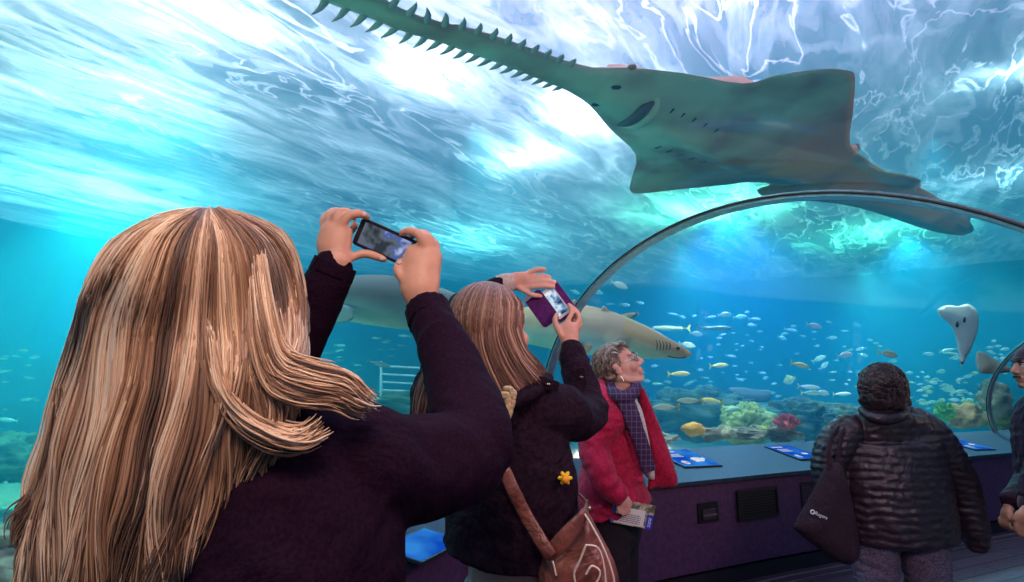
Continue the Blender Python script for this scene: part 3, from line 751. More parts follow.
def bush(x, y, d, r, m, label, n=160, name='coral_bush', ln=1.0):
    c = P(x, y, d); R_ = r * d / F; root = empty(name, c); tag(root, label, 'coral')
    obj('base', rockmesh('base', c, (R_ * .7, R_ * .7, R_ * .6), x), m, root)
    mb = MB()
    for k in range(n):
        a = rng.uniform(0, 2 * math.pi); t = rng.uniform(0, 1.7); dr = V(math.cos(a) * math.sin(t), math.sin(a) * math.sin(t), math.cos(t))
        p = c + dr * R_ * .4; q = c + dr * R_ * ln * rng.uniform(.8, 1.1); j = V(*rng.normal(0, R_ * .1, 3))
        mb.tube([p, (p + q) / 2 + j, q + j], [R_ * .07, R_ * .055, R_ * .02], n=5, sub=1)
    kind(obj('branches', mb, m, root), 'stuff')
bush(945,413,8.0,11,m_grn,'bright green bushy coral left of the rusty coral head')
bush(765,430,6.9,7,m_yel,'small yellow branching coral beside the red anemone', 70)
bush(972,410,8.4,10,m_yel,'yellow-brown branching coral just left of the far ring', 90)
bush(990,388,8.9,10,m_brn,'dark brown branching coral behind the far ring', 90)
# pale streaks of water glare, built as made-up solid bars
def glare_streaks():
    m = mat('white streak', (.75, .8, .8), rough=.4); c = P(400, 380, 7.4)
    root = empty('glare_bars', c); tag(root, 'white streak rack built as solid bars for water glare between the two nearest women', 'reflection')
    for y in (366, 374, 382, 390): obj('glare_bar', MB().tube([P(381, y, 7.3), P(440, y + 3, 7.6)], .012, n=8, sub=1), m, root)
    for x in (381, 440): obj('glare_upright', MB().tube([P(x, 362, 7.3 if x < 400 else 7.6), P(x, 412, 7.3 if x < 400 else 7.6)], .016, n=8, sub=1), m, root)
glare_streaks()
# ------------------------------------------------------------------ people kit
def skin(name, c, r=.5): return mat(name, c, tuple(x * .86 for x in c), rough=r, scale=25, bump=.08, bscale=180, subs=.12)
def cloth(name, c1, c2, s=60, bump=.35, bs=400, rough=.85, sheen=.3, wr=0, spec=.3):
    m = mat(name, c1, c2, rough=rough, scale=s, bump=bump, bscale=bs, sheen=sheen, spec=spec, detail=3)
    if wr:  # soft folds
        t = m.node_tree; b = [n for n in t.nodes if n.type == 'BSDF_PRINCIPLED'][0]; bp = [n for n in t.nodes if n.type == 'BUMP'][0]
        co = [n for n in t.nodes if n.type == 'TEX_COORD'][0].outputs['Object']
        n1 = N(t, 'ShaderNodeTexNoise', {'Vector': co, 'Scale': 7, 'Detail': 4, 'Distortion': 1.4, 'Roughness': .55})
        b2 = N(t, 'ShaderNodeBump', {'Strength': wr, 'Distance': .025, 'Height': n1.outputs[0], 'Normal': bp.outputs[0]})
        t.links.new(b2.outputs[0], b.inputs['Normal'])
    return m
def hairmat(name, stops, rough=.5):
    m = bpy.data.materials.new(name); t = nt(m); a = N(t, 'ShaderNodeAttribute', attribute_name='tint')
    r = ramp(t, a.outputs['Fac'], stops)
    b = N(t, 'ShaderNodeBsdfPrincipled', {'Base Color': r.outputs[0], 'Roughness': rough, 'Specular IOR Level': .45, 'Sheen Weight': .15})
    N(t, 'ShaderNodeOutputMaterial', {'Surface': b.outputs[0]}); return m
def frame(fwd, up=(0, 0, 1)):
    """rotation whose columns are right, forward, up"""
    f = Vector(fwd).normalized(); u = Vector(up); u = (u - f * u.dot(f)).normalized(); r = f.cross(u)
    return Matrix((r, f, u)).transposed()
def head(mb, c, R, s=1.0, jaw=1.0):
    c = Vector(c)
    def e(p, r, n=18): mb.ell(c + R @ (Vector(p) * s), [q * s for q in r], R, nu=n, nv=int(n * .6))
    def tb(ps, r, **k): mb.tube([c + R @ (Vector(p) * s) for p in ps], [q * s for q in r], **k)
    e((0, -.015, .040), (.074, .094, .082), 24); e((0, .022, -.015), (.061, .072, .085), 24)
    e((0, .028, -.066), (.050 * jaw, .056, .040)); e((0, .070, -.094), (.022 * jaw, .018, .017))
    tb([(0, .084, .018), (0, .098, -.005), (0, .110, -.026)], [.009, .010, .012], n=10)
    for k in (-1, 1):
        e((k * .011, .098, -.032), (.009, .010, .007), 10); e((k * .036, .062, -.028), (.024, .024, .026), 12)
        e((k * .030, .076, .030), (.024, .012, .008), 12)
        e((k * .077, -.004, -.008), (.008, .017, .030), 12); e((k * .084, -.012, .008), (.006, .012, .014), 10); e((k * .078, .004, -.032), (.006, .008, .010), 10)
        e((k * .031, .074, .006), (.017, .012, .012), 12)
        tb([(k * .055, -.01, -.05), (k * .045, .035, -.085), (k * .015, .068, -.10)], [.016, .016, .014], n=10)
    e((0, .078, -.060), (.032, .017, .024), 16); e((0, .089, -.055), (.023, .009, .0060), 14); e((0, .088, -.067), (.020, .009, .0065), 14)
def neck(mb, c, R, s, base, r=.054):
    mb.tube([Vector(c) + R @ (V(0, -.012, -.03) * s), Vector(c) + R @ (V(0, -.010, -.09) * s), base], [r * s, r * s * .98, r * s * 1.25], n=18)
def face_bits(c, R, s, root, m_iris, m_brow, m_lip, lid=None, open_=1.0):
    c = Vector(c); L = lambda p: c + R @ (Vector(p) * s)
    wh = mat('eye white', (.75, .72, .68), rough=.2)
    for k in (-1, 1):
        e = obj('eye', MB().ell(L((k * .031, .0775, .006)), .0118 * s, nu=16, nv=10), wh, root)
        obj('iris', MB().ell(L((k * .031, .0855, .006 + .001)), (.0052 * s, .0045 * s, .0052 * s), R, nu=12, nv=8), m_iris, e)
        obj('upper_eyelid', MB().tube([L((k * .017, .084, .006)), L((k * .024, .0905, .0135)), L((k * .032, .0905, .015)), L((k * .045, .080, .006))], .0022 * s, n=6), m_brow, e)
        obj('eyebrow', MB().tube([L((k * .014, .092, .026)), L((k * .030, .091, .034)), L((k * .048, .076, .029))], [(.004 * s, .003 * s), (.004 * s, .003 * s), (.002 * s, .002 * s)], n=8), m_brow, root)
    obj('lips', MB().tube([L((-.024, .084, -.061)), L((-.010, .0955, -.0595)), L((0, .0970, -.0605)), L((.010, .0955, -.0595)), L((.024, .084, -.061))], [.0012 * s, .0034 * s, .0036 * s, .0034 * s, .0012 * s], n=8), m_lip, root)
def hand(mb, wrist, palm, fingers, thumb, pr=(.040, .016), ref=None):
    """palm = list of points from wrist to knuckle row, fingers = lists of points with radii"""
    mb.tube([wrist] + palm, [(.026, .019)] + [pr] * (len(palm) - 1) + [(pr[0] * .95, pr[1] * .8)], n=16, ref=ref, sub=3)
    for f, r in fingers: mb.tube(f, [r * 1.08, r * 1.02, r, r * .82][:len(f)] if len(f) < 5 else [r * 1.08] + [r] * (len(f) - 2) + [r * .8], n=10, sub=3)
    if thumb: mb.tube(thumb[0], [thumb[1] * 1.35] + [thumb[1]] * (len(thumb[0]) - 2) + [thumb[1] * .8], n=10, sub=3)
def strands(guides, n, r, jit=.004, layers=((0, 1.0),), seg=5, sides=4, seed=3, tint=None, ends=.12, toward=None, avoid=None, wave=0):
    """n strands between neighbouring guide curves (world points)"""
    g = np.random.default_rng(seed); mb = MB()
    G = []
    for q in guides:
        c = curve(q, seg); G.append(c)
    m = min(len(c) for c in G)
    G = [[c[int(round(i * (len(c) - 1) / (m - 1)))] for i in range(m)] for c in G]
    for off, frac in layers:
        for k in range(int(n * frac)):
            u = g.uniform(0, len(G) - 1.001); i = int(u); f = u - i
            a0 = g.uniform(0, .10); a1 = 1 - abs(g.normal(0, ends)); a1 = max(.45, min(1.0, a1))
            if ends > .3: a0 = g.uniform(0, .32)
            base = V(*g.normal(0, jit, 3)); ph = g.uniform(0, 6.28); amp = g.uniform(0, jit * .8)
            pts = []
            for q in range(m):
                s = a0 + (a1 - a0) * q / (m - 1); x = s * (m - 1); j = min(int(x), m - 2); h = x - j
                p = G[i][j].lerp(G[i][j + 1], h).lerp(G[i + 1][j].lerp(G[i + 1][j + 1], h), f)
                e = toward(p) if toward else V(0, 1, 0)
                p = p + base * (.3 + .9 * s) + e * (off + amp * math.sin(ph + s * 9))
                if wave:
                    nv_ = noise.noise_vector(p * 11 + V(0, u * 1.5, 0)); p = p + nv_ * (.016 * s)
                    p = p + V(math.sin(ph * .15 + u * 5 + s * 8), 0, 0) * wave * s * s
                if avoid:
                    ac, aR, ar = avoid; lo = aR.transposed() @ (p - ac); e2 = math.sqrt((lo.x / ar[0]) ** 2 + (lo.y / ar[1]) ** 2 + (lo.z / ar[2]) ** 2)
                    if e2 < 1: p = ac + aR @ (lo * ((1 + .05 * (off * 30 * 0) + .03 * math.sin(k * 1.7)) / max(e2, .2)))
                pts.append(p)
            t = (tint(u / (len(G) - 1), g) if tint else g.uniform(0, 1))
            rr = r * g.uniform(.6, 1.3)
            if ends > .3: a0 = g.uniform(0, .35)
            mb.tube(pts, [rr * (.5 + .5 * min(1, 4 * q / m)) * (1 if q < m * .7 else max(.15, 1 - (q / m - .7) * 2.6)) for q in range(m)], n=sides, sub=1, col=t, round_=False)
    return mb
def folds(amp, sc_=(9, 9, 9), seed=0, warp=1.0):
    def fn(co, n):
        q = V(co.x * sc_[0], co.y * sc_[1], co.z * sc_[2] ) + V(seed, seed * 2, 0)
        w = noise.noise_vector(q * .6) * warp
        a = noise.noise(q + w); b = noise.noise((q + w) * 2.3)
        return amp * ((1 - abs(a) * 2.4) * .6 + .35 * b)
    return fn
def shoes(root, m, feet, fwd):
    for p in feet:
        R = frame(fwd); mb = MB(); c = V(p[0], p[1], 0)
        mb.tube([c + R @ V(0, -.07, .045), c + R @ V(0, .03, .045), c + R @ V(0, .13, .034), c + R @ V(0, .18, .028)], [(.040, .043), (.046, .044), (.048, .032), (.035, .024)], n=16, ref=(0, 0, 1))
        obj('shoe', bake(mb, .008, 2, 'shoe', fn=None), m, root)
def legs(mb, hip, feet, r=(.085, .060, .048), hw=.09, side=None):
    for k, f in zip((-1, 1), feet):
        h = Vector(hip) + Vector(side) * hw * k
        kn = h.lerp(V(f[0], f[1], .1), .5) + V(0, 0, .0)
        mb.tube([h, kn, V(f[0], f[1], .07)], [r[0], r[1], r[2]], n=18)

# ================================================================== 1. blonde woman in the foreground
SK1 = skin('fair skin', (.78, .36, .23))
M_sweat = cloth('dark plum knit', (.012, .003, .010), (.020, .006, .017), s=220, bump=.5, bs=320, wr=.5, sheen=0, spec=.06)
def blonde():
    hc = P(212, 310, .680); fw = (P(330, 268, 1.02) - hc).normalized(); R = frame((fw.x * 1.0, fw.y, .16))
    root = empty('person', (hc.x, hc.y, 0))
    tag(root, 'blonde woman in dark knit sweater raising a black smartphone with both hands', 'person')
    mb = MB(); head(mb, hc, R, .93)
    nb = P(205, 425, .70); neck(mb, hc, R, 1, nb)
    d = (P(330, 268, 1.0) - hc); d.z = 0; d.normalize(); side = V(d.y, -d.x, 0)
    fz = lambda p, z: V(p.x, p.y, z)
    shR = P(335, 480, .66); elR = P(468, 452, .80); wrR = P(423, 305, 1.06)
    shL = P(95, 470, .86); elL = P(262, 410, 1.10); wrL = P(338, 262, 1.07)
    tc = fz((shR + shL) / 2, 1.33); hip = V(tc.x - .0, tc.y - .02, .92)
    mb.tube([nb, tc, tc + V(0, 0, -.2), hip], [(.07, .06), (.15, .09), (.13, .09), (.14, .10)], n=20, ref=d)
    feet = [tuple((V(hip.x, hip.y, 0) - side * .10))[:2], tuple((V(hip.x, hip.y, 0) + side * .10))[:2]]
    legs(mb, hip, feet, side=side)
    mb.tube([tc + side * .05, P(330, 470, .655), P(400, 470, .72), P(462, 462, .80), P(470, 440, .83), P(462, 395, .90), P(445, 350, .97), P(429, 312, 1.045)], [.05, .05, .045, .04, .036, .034, .032, .026], n=14)
    mb.tube([tc - side * .05, shL, elL, wrL.lerp(elL, .5), wrL], [.05, .05, .038, .036, .027], n=14)
    D = 1.10
    p = lambda x, y, d=D: P(x, y, d)
    # left hand: back of the hand turned to us, index over the phone, thumb under it
    hand(mb, p(337, 262, 1.085), [p(334, 246, 1.085), p(337, 230, 1.09)],
         [([p(341, 226, 1.085), p(349, 216, 1.085), p(359, 213.5, 1.09), p(367, 217, 1.11)], .0090),
          ([p(335, 224, 1.09), p(337, 214, 1.09), p(346, 211.5, 1.105), p(354, 217, 1.125)], .0088),
          ([p(329, 226, 1.095), p(329, 215, 1.10), p(337, 211, 1.125), p(346, 218, 1.14)], .0086),
          ([p(326, 232, 1.10), p(323, 221, 1.11), p(329, 214, 1.135), p(339, 220, 1.15)], .0078),
          ([p(343, 240, 1.11), p(350, 232, 1.125), p(355, 226, 1.13)], .0078)],
         ([p(338, 258, 1.08), p(351, 257, 1.085), p(364, 253.5, 1.09), p(375, 256, 1.095), p(384, 259.5, 1.10)], .0088), pr=(.034, .020), ref=CAMF)
    # right hand
    hand(mb, p(425, 306, 1.07), [p(420, 288, 1.07), p(421, 268, 1.08), p(424, 252, 1.085)],
         [([p(424, 246, 1.08), p(419, 235, 1.075), p(410, 231, 1.085), p(402, 233, 1.10)], .0092),
          ([p(430, 252, 1.085), p(430, 239, 1.085), p(421, 233, 1.10), p(411, 236, 1.125)], .0088),
          ([p(435, 260, 1.09), p(436, 246, 1.095), p(430, 240, 1.115), p(420, 243, 1.135)], .0086),
          ([p(437, 270, 1.09), p(438, 257, 1.10), p(433, 250, 1.125), p(425, 252, 1.14)], .0078)],
         ([p(415, 292, 1.07), p(404, 280, 1.07), p(398, 270, 1.075), p(400, 262, 1.085)], .0100), pr=(.038, .020), ref=CAMF)
    body = link('body', bake(mb, .0038, 3, 'body'), SK1, root)
    # nails
    mn = mat('finger nail', (.75, .48, .40), rough=.25)
    for x, y, dd in ((399, 263, 1.073), (382, 258.5, 1.09), (364, 214.5, 1.09)):
        obj('fingernail', MB().ell(p(x, y, dd), (.006, .004, .005), nu=10, nv=6), mn, root)
    # sweater
    s = MB()
    s.tube([nb + V(0, 0, .02), nb + V(0, 0, -.03), tc + V(0, 0, .0), tc + V(0, 0, -.2), hip + V(0, 0, .0), hip + V(0, 0, -.06)], [(.075, .07), (.13, .09), (.185, .125), (.165, .13), (.175, .14), (.17, .14)], n=26, ref=d)
    s.tube([tc + side * .06, P(330, 470, .655), P(400, 470, .72), P(462, 458, .80), P(473, 445, .83)], [.075, .072, .068, .063, .052], n=20)
    s.tube([P(462, 462, .80), P(472, 440, .83), P(462, 395, .90), P(445, 350, .97), P(431, 318, 1.035), P(428.5, 311, 1.05)], [.058, .062, .054, .045, .038, .0375], n=20)
    s.tube([P(290, 440, .66), P(300, 540, .64), P(290, 640, .64), P(280, 760, .66)], [.085, .115, .12, .11], n=20)
    s.tube([tc - side * .06, shL, elL.lerp(shL, .5), elL], [.075, .070, .062, .055], n=18)
    s.tube([elL, elL.lerp(wrL, .5), P(327, 283, 1.075), P(333.5, 268, 1.075)], [.056, .050, .041, .037], n=18)
    link('sweater', bake(s, .006, 4, 'sweater', fn=folds(.0045, (13, 13, 16))), M_sweat, root)
    # ribbed cuffs
    for a, b, r in ((P(427, 308, 1.055), P(431.5, 322, 1.03), .0405), (P(336, 263, 1.078), P(330.5, 276, 1.076), .040)):
        c_ = MB()
        N_ = 48; ax = (b - a).normalized(); u = ax.cross(CAMF).normalized(); w = ax.cross(u)
        for j in range(7):
            q = a.lerp(b, j / 6); rr = r * (1.0 + .03 * j / 6)
            for k in range(N_):
                an = 2 * math.pi * k / N_; e = rr * (1 + .03 * math.cos(an * 16)); c_.v.append(tuple(q + (u * math.cos(an) + w * math.sin(an)) * e)); c_.c.append(None)
        for j in range(7):
            q = a.lerp(b, 1 - j / 6); rr = r * .9
            for k in range(N_):
                an = 2 * math.pi * k / N_; c_.v.append(tuple(q + (u * math.cos(an) + w * math.sin(an)) * rr)); c_.c.append(None)
        for j in range(14):
            a0, b0 = j * N_, ((j + 1) % 14) * N_
            c_.f += [(a0 + k, a0 + (k + 1) % N_, b0 + (k + 1) % N_, b0 + k) for k in range(N_)]
        obj('cuff', c_, M_sweat, root)
    t_ = MB(); t_.tube([hip + V(0, 0, .05), hip + V(0, 0, -.08)], [(.165, .125), (.16, .12)], n=24, ref=d); legs(t_, hip, feet, r=(.098, .072, .058), side=side)
    link('trousers', bake(t_, .012, 3, 'trousers', fn=folds(.004)), cloth('black trousers', (.012, .010, .014), (.02, .016, .02), wr=.4), root)
    shoes(root, mat('black shoe', (.012, .012, .012), rough=.4), feet, d)
    # hair
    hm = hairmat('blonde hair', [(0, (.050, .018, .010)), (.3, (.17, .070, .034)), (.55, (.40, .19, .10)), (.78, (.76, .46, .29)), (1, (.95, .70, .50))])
    G = [[(195,210,.67),(130,228,.71),(92,275,.735),(70,350,.73),(48,430,.71),(30,500,.69),(20,560,.67),(24,610,.65)],
         [(195,209,.655),(140,233,.655),(105,290,.645),(88,370,.62),(70,450,.61),(50,530,.60),(45,610,.59)],
         [(200,209,.65),(160,238,.615),(135,300,.588),(122,380,.575),(105,460,.565),(85,540,.56),(80,620,.555)],
         [(205,209,.645),(185,243,.595),(170,310,.565),(160,390,.555),(145,470,.55),(125,550,.545),(115,620,.54)],
         [(208,209,.645),(208,248,.588),(205,315,.557),(200,395,.55),(185,470,.545),(168,540,.545),(155,600,.545)],
         [(212,209,.645),(232,248,.595),(240,315,.565),(238,390,.555),(225,450,.555),(205,510,.555),(188,560,.555)],
         [(215,209,.65),(258,244,.615),(272,310,.588),(270,375,.575),(260,430,.57),(243,478,.57),(228,520,.57)],
         [(218,208,.66),(268,238,.655),(290,290,.635),(296,345,.61),(284,385,.59),(272,425,.58),(258,465,.58)],
         [(218,208,.67),(277,230,.685),(297,272,.675),(297,320,.65),(288,355,.615),(286,390,.595),(276,430,.59)]]
    HC, HR = hc + R @ V(0, -.016, .036), V(.087, .100, .088)
    def onhead(x, y, dflt):
        o_ = V(0, 0, EYE); r_ = P(x, y, 1) - o_; A_ = R.transposed() @ (o_ - HC); B_ = R.transposed() @ r_
        A_ = V(*[A_[k] / HR[k] for k in range(3)]); B_ = V(*[B_[k] / HR[k] for k in range(3)])
        a_, b_, c_ = B_.dot(B_), A_.dot(B_), A_.dot(A_) - 1; ds = b_ * b_ - a_ * c_
        t_ = (-b_ - math.sqrt(ds)) / a_ if ds > 0 else -b_ / a_
        return P(x, y, t_)
    def dense(g):
        n0 = len(g); q = curve([V(a[0], a[1], a[2]) for a in g], 3)
        out = []
        for w in q:
            h = onhead(w.x, w.y, w.z); k = max(0, min(1, (w.y - 300) / 70)); pp = P(w.x, w.y, w.z)
            out.append(h.lerp(pp, k))
        return out
    G = [dense(g) for g in G]
    kk = {'s': 0}
    def tn(u, g):
        v = .56 + .80 * noise.noise(V(u * 12, 5.7, 0)) + .4 * noise.noise(V(u * 45, 7, 1)) + g.normal(0, .07)
        return max(0, min(1, v * .95 + .05))
    back = lambda p: CAMF
    hb = strands(G, 4600, .00115, jit=.0035, layers=((0, 1), (.008, .6), (.018, .35)), seg=1, tint=tn, ends=.12, toward=back, wave=.012, avoid=(hc + R @ V(0, -.016, .036), R, (.083, .095, .084)))
    hair = obj('hair', hb, hm, root, recalc=False)
    # swept locks over the shoulder
    F1 = [[(262,250,.612),(272,310,.585),(284,352,.578),(312,366,.58),(342,376,.59),(360,396,.60),(366,402,.60)],
          [(255,262,.60),(262,322,.57),(276,368,.566),(308,382,.57),(340,388,.58),(358,401,.59),(366,404,.60)],
          [(250,290,.58),(254,345,.563),(272,388,.56),(302,402,.565),(335,402,.575),(354,406,.585),(364,405,.60)]]
    F2 = [[(205,320,.552),(214,380,.545),(236,420,.548),(268,440,.552),(296,443,.556),(312,436,.56),(318,430,.562)],
          [(212,330,.552),(222,385,.545),(244,414,.548),(272,430,.552),(298,438,.556),(312,433,.56),(318,429,.562)]]
    F3 = [[(250,370,.556),(262,410,.56),(262,440,.563),(250,470,.566),(238,500,.57)], [(272,378,.56),(280,410,.565),(276,436,.568),(264,456,.57),(252,476,.572)]]
    F4 = [[(60,380,.66),(52,440,.66),(38,490,.66),(16,512,.66),(14,540,.66)], [(75,400,.63),(62,460,.63),(42,520,.63),(30,560,.63),(34,585,.63)]]
    F5 = [[(190,470,.54),(150,500,.538),(110,515,.54),(85,520,.545)], [(196,482,.54),(156,510,.538),(116,524,.54),(92,530,.545)]]
    light = lambda lo: (lambda u, g: max(0, min(1, lo + .28 * noise.noise(V(u * 9, lo * 9, 0)) * 1.6 + g.normal(0, .10))))
    for fg, n_, lo in ((F1, 520, .64), (F2, 130, .72), (F3, 160, .5), (F4, 150, .45)):
        obj('hair_lock', strands([[P(*q) for q in g] for g in fg], int(n_ * 1.5), .0012, jit=.005, layers=((0, 1), (.006, .5)), seg=6, tint=light(lo), ends=.34, toward=back, seed=int(n_)), hm, hair, recalc=False)
    # under-layer so that the mass is closed from every side
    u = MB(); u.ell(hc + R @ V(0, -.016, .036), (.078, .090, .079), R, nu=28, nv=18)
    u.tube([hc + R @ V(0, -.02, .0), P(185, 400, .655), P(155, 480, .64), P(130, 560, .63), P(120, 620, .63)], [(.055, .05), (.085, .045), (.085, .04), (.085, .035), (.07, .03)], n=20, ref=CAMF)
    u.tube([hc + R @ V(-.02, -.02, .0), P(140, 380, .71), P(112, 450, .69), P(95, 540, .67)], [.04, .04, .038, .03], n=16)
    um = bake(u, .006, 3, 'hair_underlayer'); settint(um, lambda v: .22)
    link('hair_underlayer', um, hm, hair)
    # smartphone between the hands
    a = P(359, 231, 1.118); b = P(413, 255, 1.105); c = (a + b) / 2; X = (b - a).normalized(); up = (CAMU - X * X.dot(CAMU)).normalized(); Z_ = X.cross(up)
    rot = Matrix((X, up, Z_)).transposed()
    rt = empty('smartphone', c); tag(rt, 'black smartphone held sideways by the blonde woman', 'smartphone')
    Lp, Hp = (b - a).length + .004, .056
    def slab(w, h, t, zc, r_=.007):
        q = [(sx * (w / 2 - r_) + r_ * math.cos(an), sy * (h / 2 - r_) + r_ * math.sin(an)) for sx, sy, st in ((1, 1, 0), (-1, 1, 90), (-1, -1, 180), (1, -1, 270)) for an in [math.radians(st + k * 22.5) for k in range(5)]]
        m_ = MB(); n = len(q); m_.add([c + rot @ V(x, y, zc - t / 2) for x, y in q] + [c + rot @ V(x, y, zc + t / 2) for x, y in q],
              [tuple(reversed(range(n))), tuple(range(n, 2 * n))] + [(k, (k + 1) % n, n + (k + 1) % n, n + k) for k in range(n)])
        return m_
    sgn = 1 if Z_.dot(CAMF) < 0 else -1
    obj('case', slab(Lp, Hp, .010, 0), mat('black phone case', (.012, .008, .014), rough=.35), rt, smooth=False)
    obj('rim', slab(Lp - .001, Hp + .0012, .003, -sgn * .002), mat('bronze phone rim', (.30, .20, .15), rough=.3, metal=.7), rt, smooth=False)
    m = bpy.data.materials.new('camera view screen'); t = nt(m)
    co = N(t, 'ShaderNodeTexCoord').outputs['Object']
    nz = N(t, 'ShaderNodeTexNoise', {'Vector': co, 'Scale': 34, 'Detail': 2})
    r = ramp(t, nz.outputs[0], [(.35, (.03, .035, .045)), (.5, (.13, .15, .17)), (.58, (.07, .13, .40)), (.70, (.55, .6, .85))])
    e = N(t, 'ShaderNodeEmission', {'Color': r.outputs[0], 'Strength': .9}); gl = N(t, 'ShaderNodeBsdfGlossy', {'Roughness': .1})
    x = N(t, 'ShaderNodeMixShader', {0: .08, 1: e.outputs[0], 2: gl.outputs[0]}); N(t, 'ShaderNodeOutputMaterial', {'Surface': x.outputs[0]})
    obj('screen', slab(Lp - .020, Hp - .012, .001, sgn * .0055, .002), m, rt, smooth=False)
    obj('shutter_button', MB().ell(c + rot @ V(Lp / 2 - .014, -.008, sgn * .0062), (.0045, .0045, .001), rot, nu=12, nv=6), mat('pink button', (.75, .5, .65), rough=.4), rt)
blonde()

# lights of the visitor side
w_ = lamp('AREA', 'visitor_light', (-.1, -.15, 2.38), 13, (1, .76, .62), size=.4); aim(w_, (.25, .75, 1.4))
w2 = lamp('AREA', 'visitor_light', (1.4, .3, 2.25), 36, (1, .56, .62), size=.5); aim(w2, (2.2, 4.0, .7))  # added unseen fill that warms the visitors' clothes and faces
# ================================================================== generic clothed figure bits
def slab_(c, rot, w, h, t, r_=.004):
    q = [(sx * (w / 2 - r_) + r_ * math.cos(an), sy * (h / 2 - r_) + r_ * math.sin(an)) for sx, sy, st in ((1, 1, 0), (-1, 1, 90), (-1, -1, 180), (1, -1, 270)) for an in [math.radians(st + k * 22.5) for k in range(5)]]
    m_ = MB(); n = len(q); m_.add([c + rot @ V(x, y, -t / 2) for x, y in q] + [c + rot @ V(x, y, t / 2) for x, y in q],
          [tuple(reversed(range(n))), tuple(range(n, 2 * n))] + [(k, (k + 1) % n, n + (k + 1) % n, n + k) for k in range(n)])
    return m_
def quadrot(a, b, up):
    """a->b is local x; returns rotation whose z faces the camera side"""
    X = (b - a).normalized(); U = (Vector(up) - X * X.dot(Vector(up))).normalized(); Z_ = X.cross(U)
    if Z_.dot(CAMF) > 0: X = -X; Z_ = X.cross(U)
    return Matrix((X, U, Z_)).transposed()
def scribble(c, rot, w, h, rows, m, parent, seed=0, z=.0012, name='small_print'):
    """rows of tiny unreadable print as thin bars"""
    g = random.Random(seed); mb = MB()
    for r in range(rows):
        x = -w / 2; y = h / 2 - (r + .5) * h / rows
        while x < w / 2 - .004:
            l = g.uniform(.004, .014); l = min(l, w / 2 - x)
            mb.box(c + rot @ V(x + l / 2, y, z), (l, h / rows * .45, .0004), rot); x += l + .003
    return obj(name, mb, m, parent, smooth=False)
def text(s, c, rot, size, m, parent, name='lettering', depth=.0006, align='CENTER'):
    cu = bpy.data.curves.new(name, 'FONT'); cu.body = s; cu.size = size; cu.extrude = depth; cu.align_x = align; cu.align_y = 'CENTER'; cu.resolution_u = 3
    o = bpy.data.objects.new(name, cu); COL.objects.link(o)
    dg = bpy.context.evaluated_depsgraph_get(); me = bpy.data.meshes.new_from_object(o.evaluated_get(dg)); bpy.data.objects.remove(o)
    me.transform(Matrix.Translation(c) @ rot.to_4x4()); return link(name, me, m, parent)
M_white = mat('white ink', (.85, .85, .85), rough=.6)
M_jean = cloth('grey denim', (.10, .09, .12), (.18, .16, .20), s=120, bump=.5, bs=500, wr=.6)

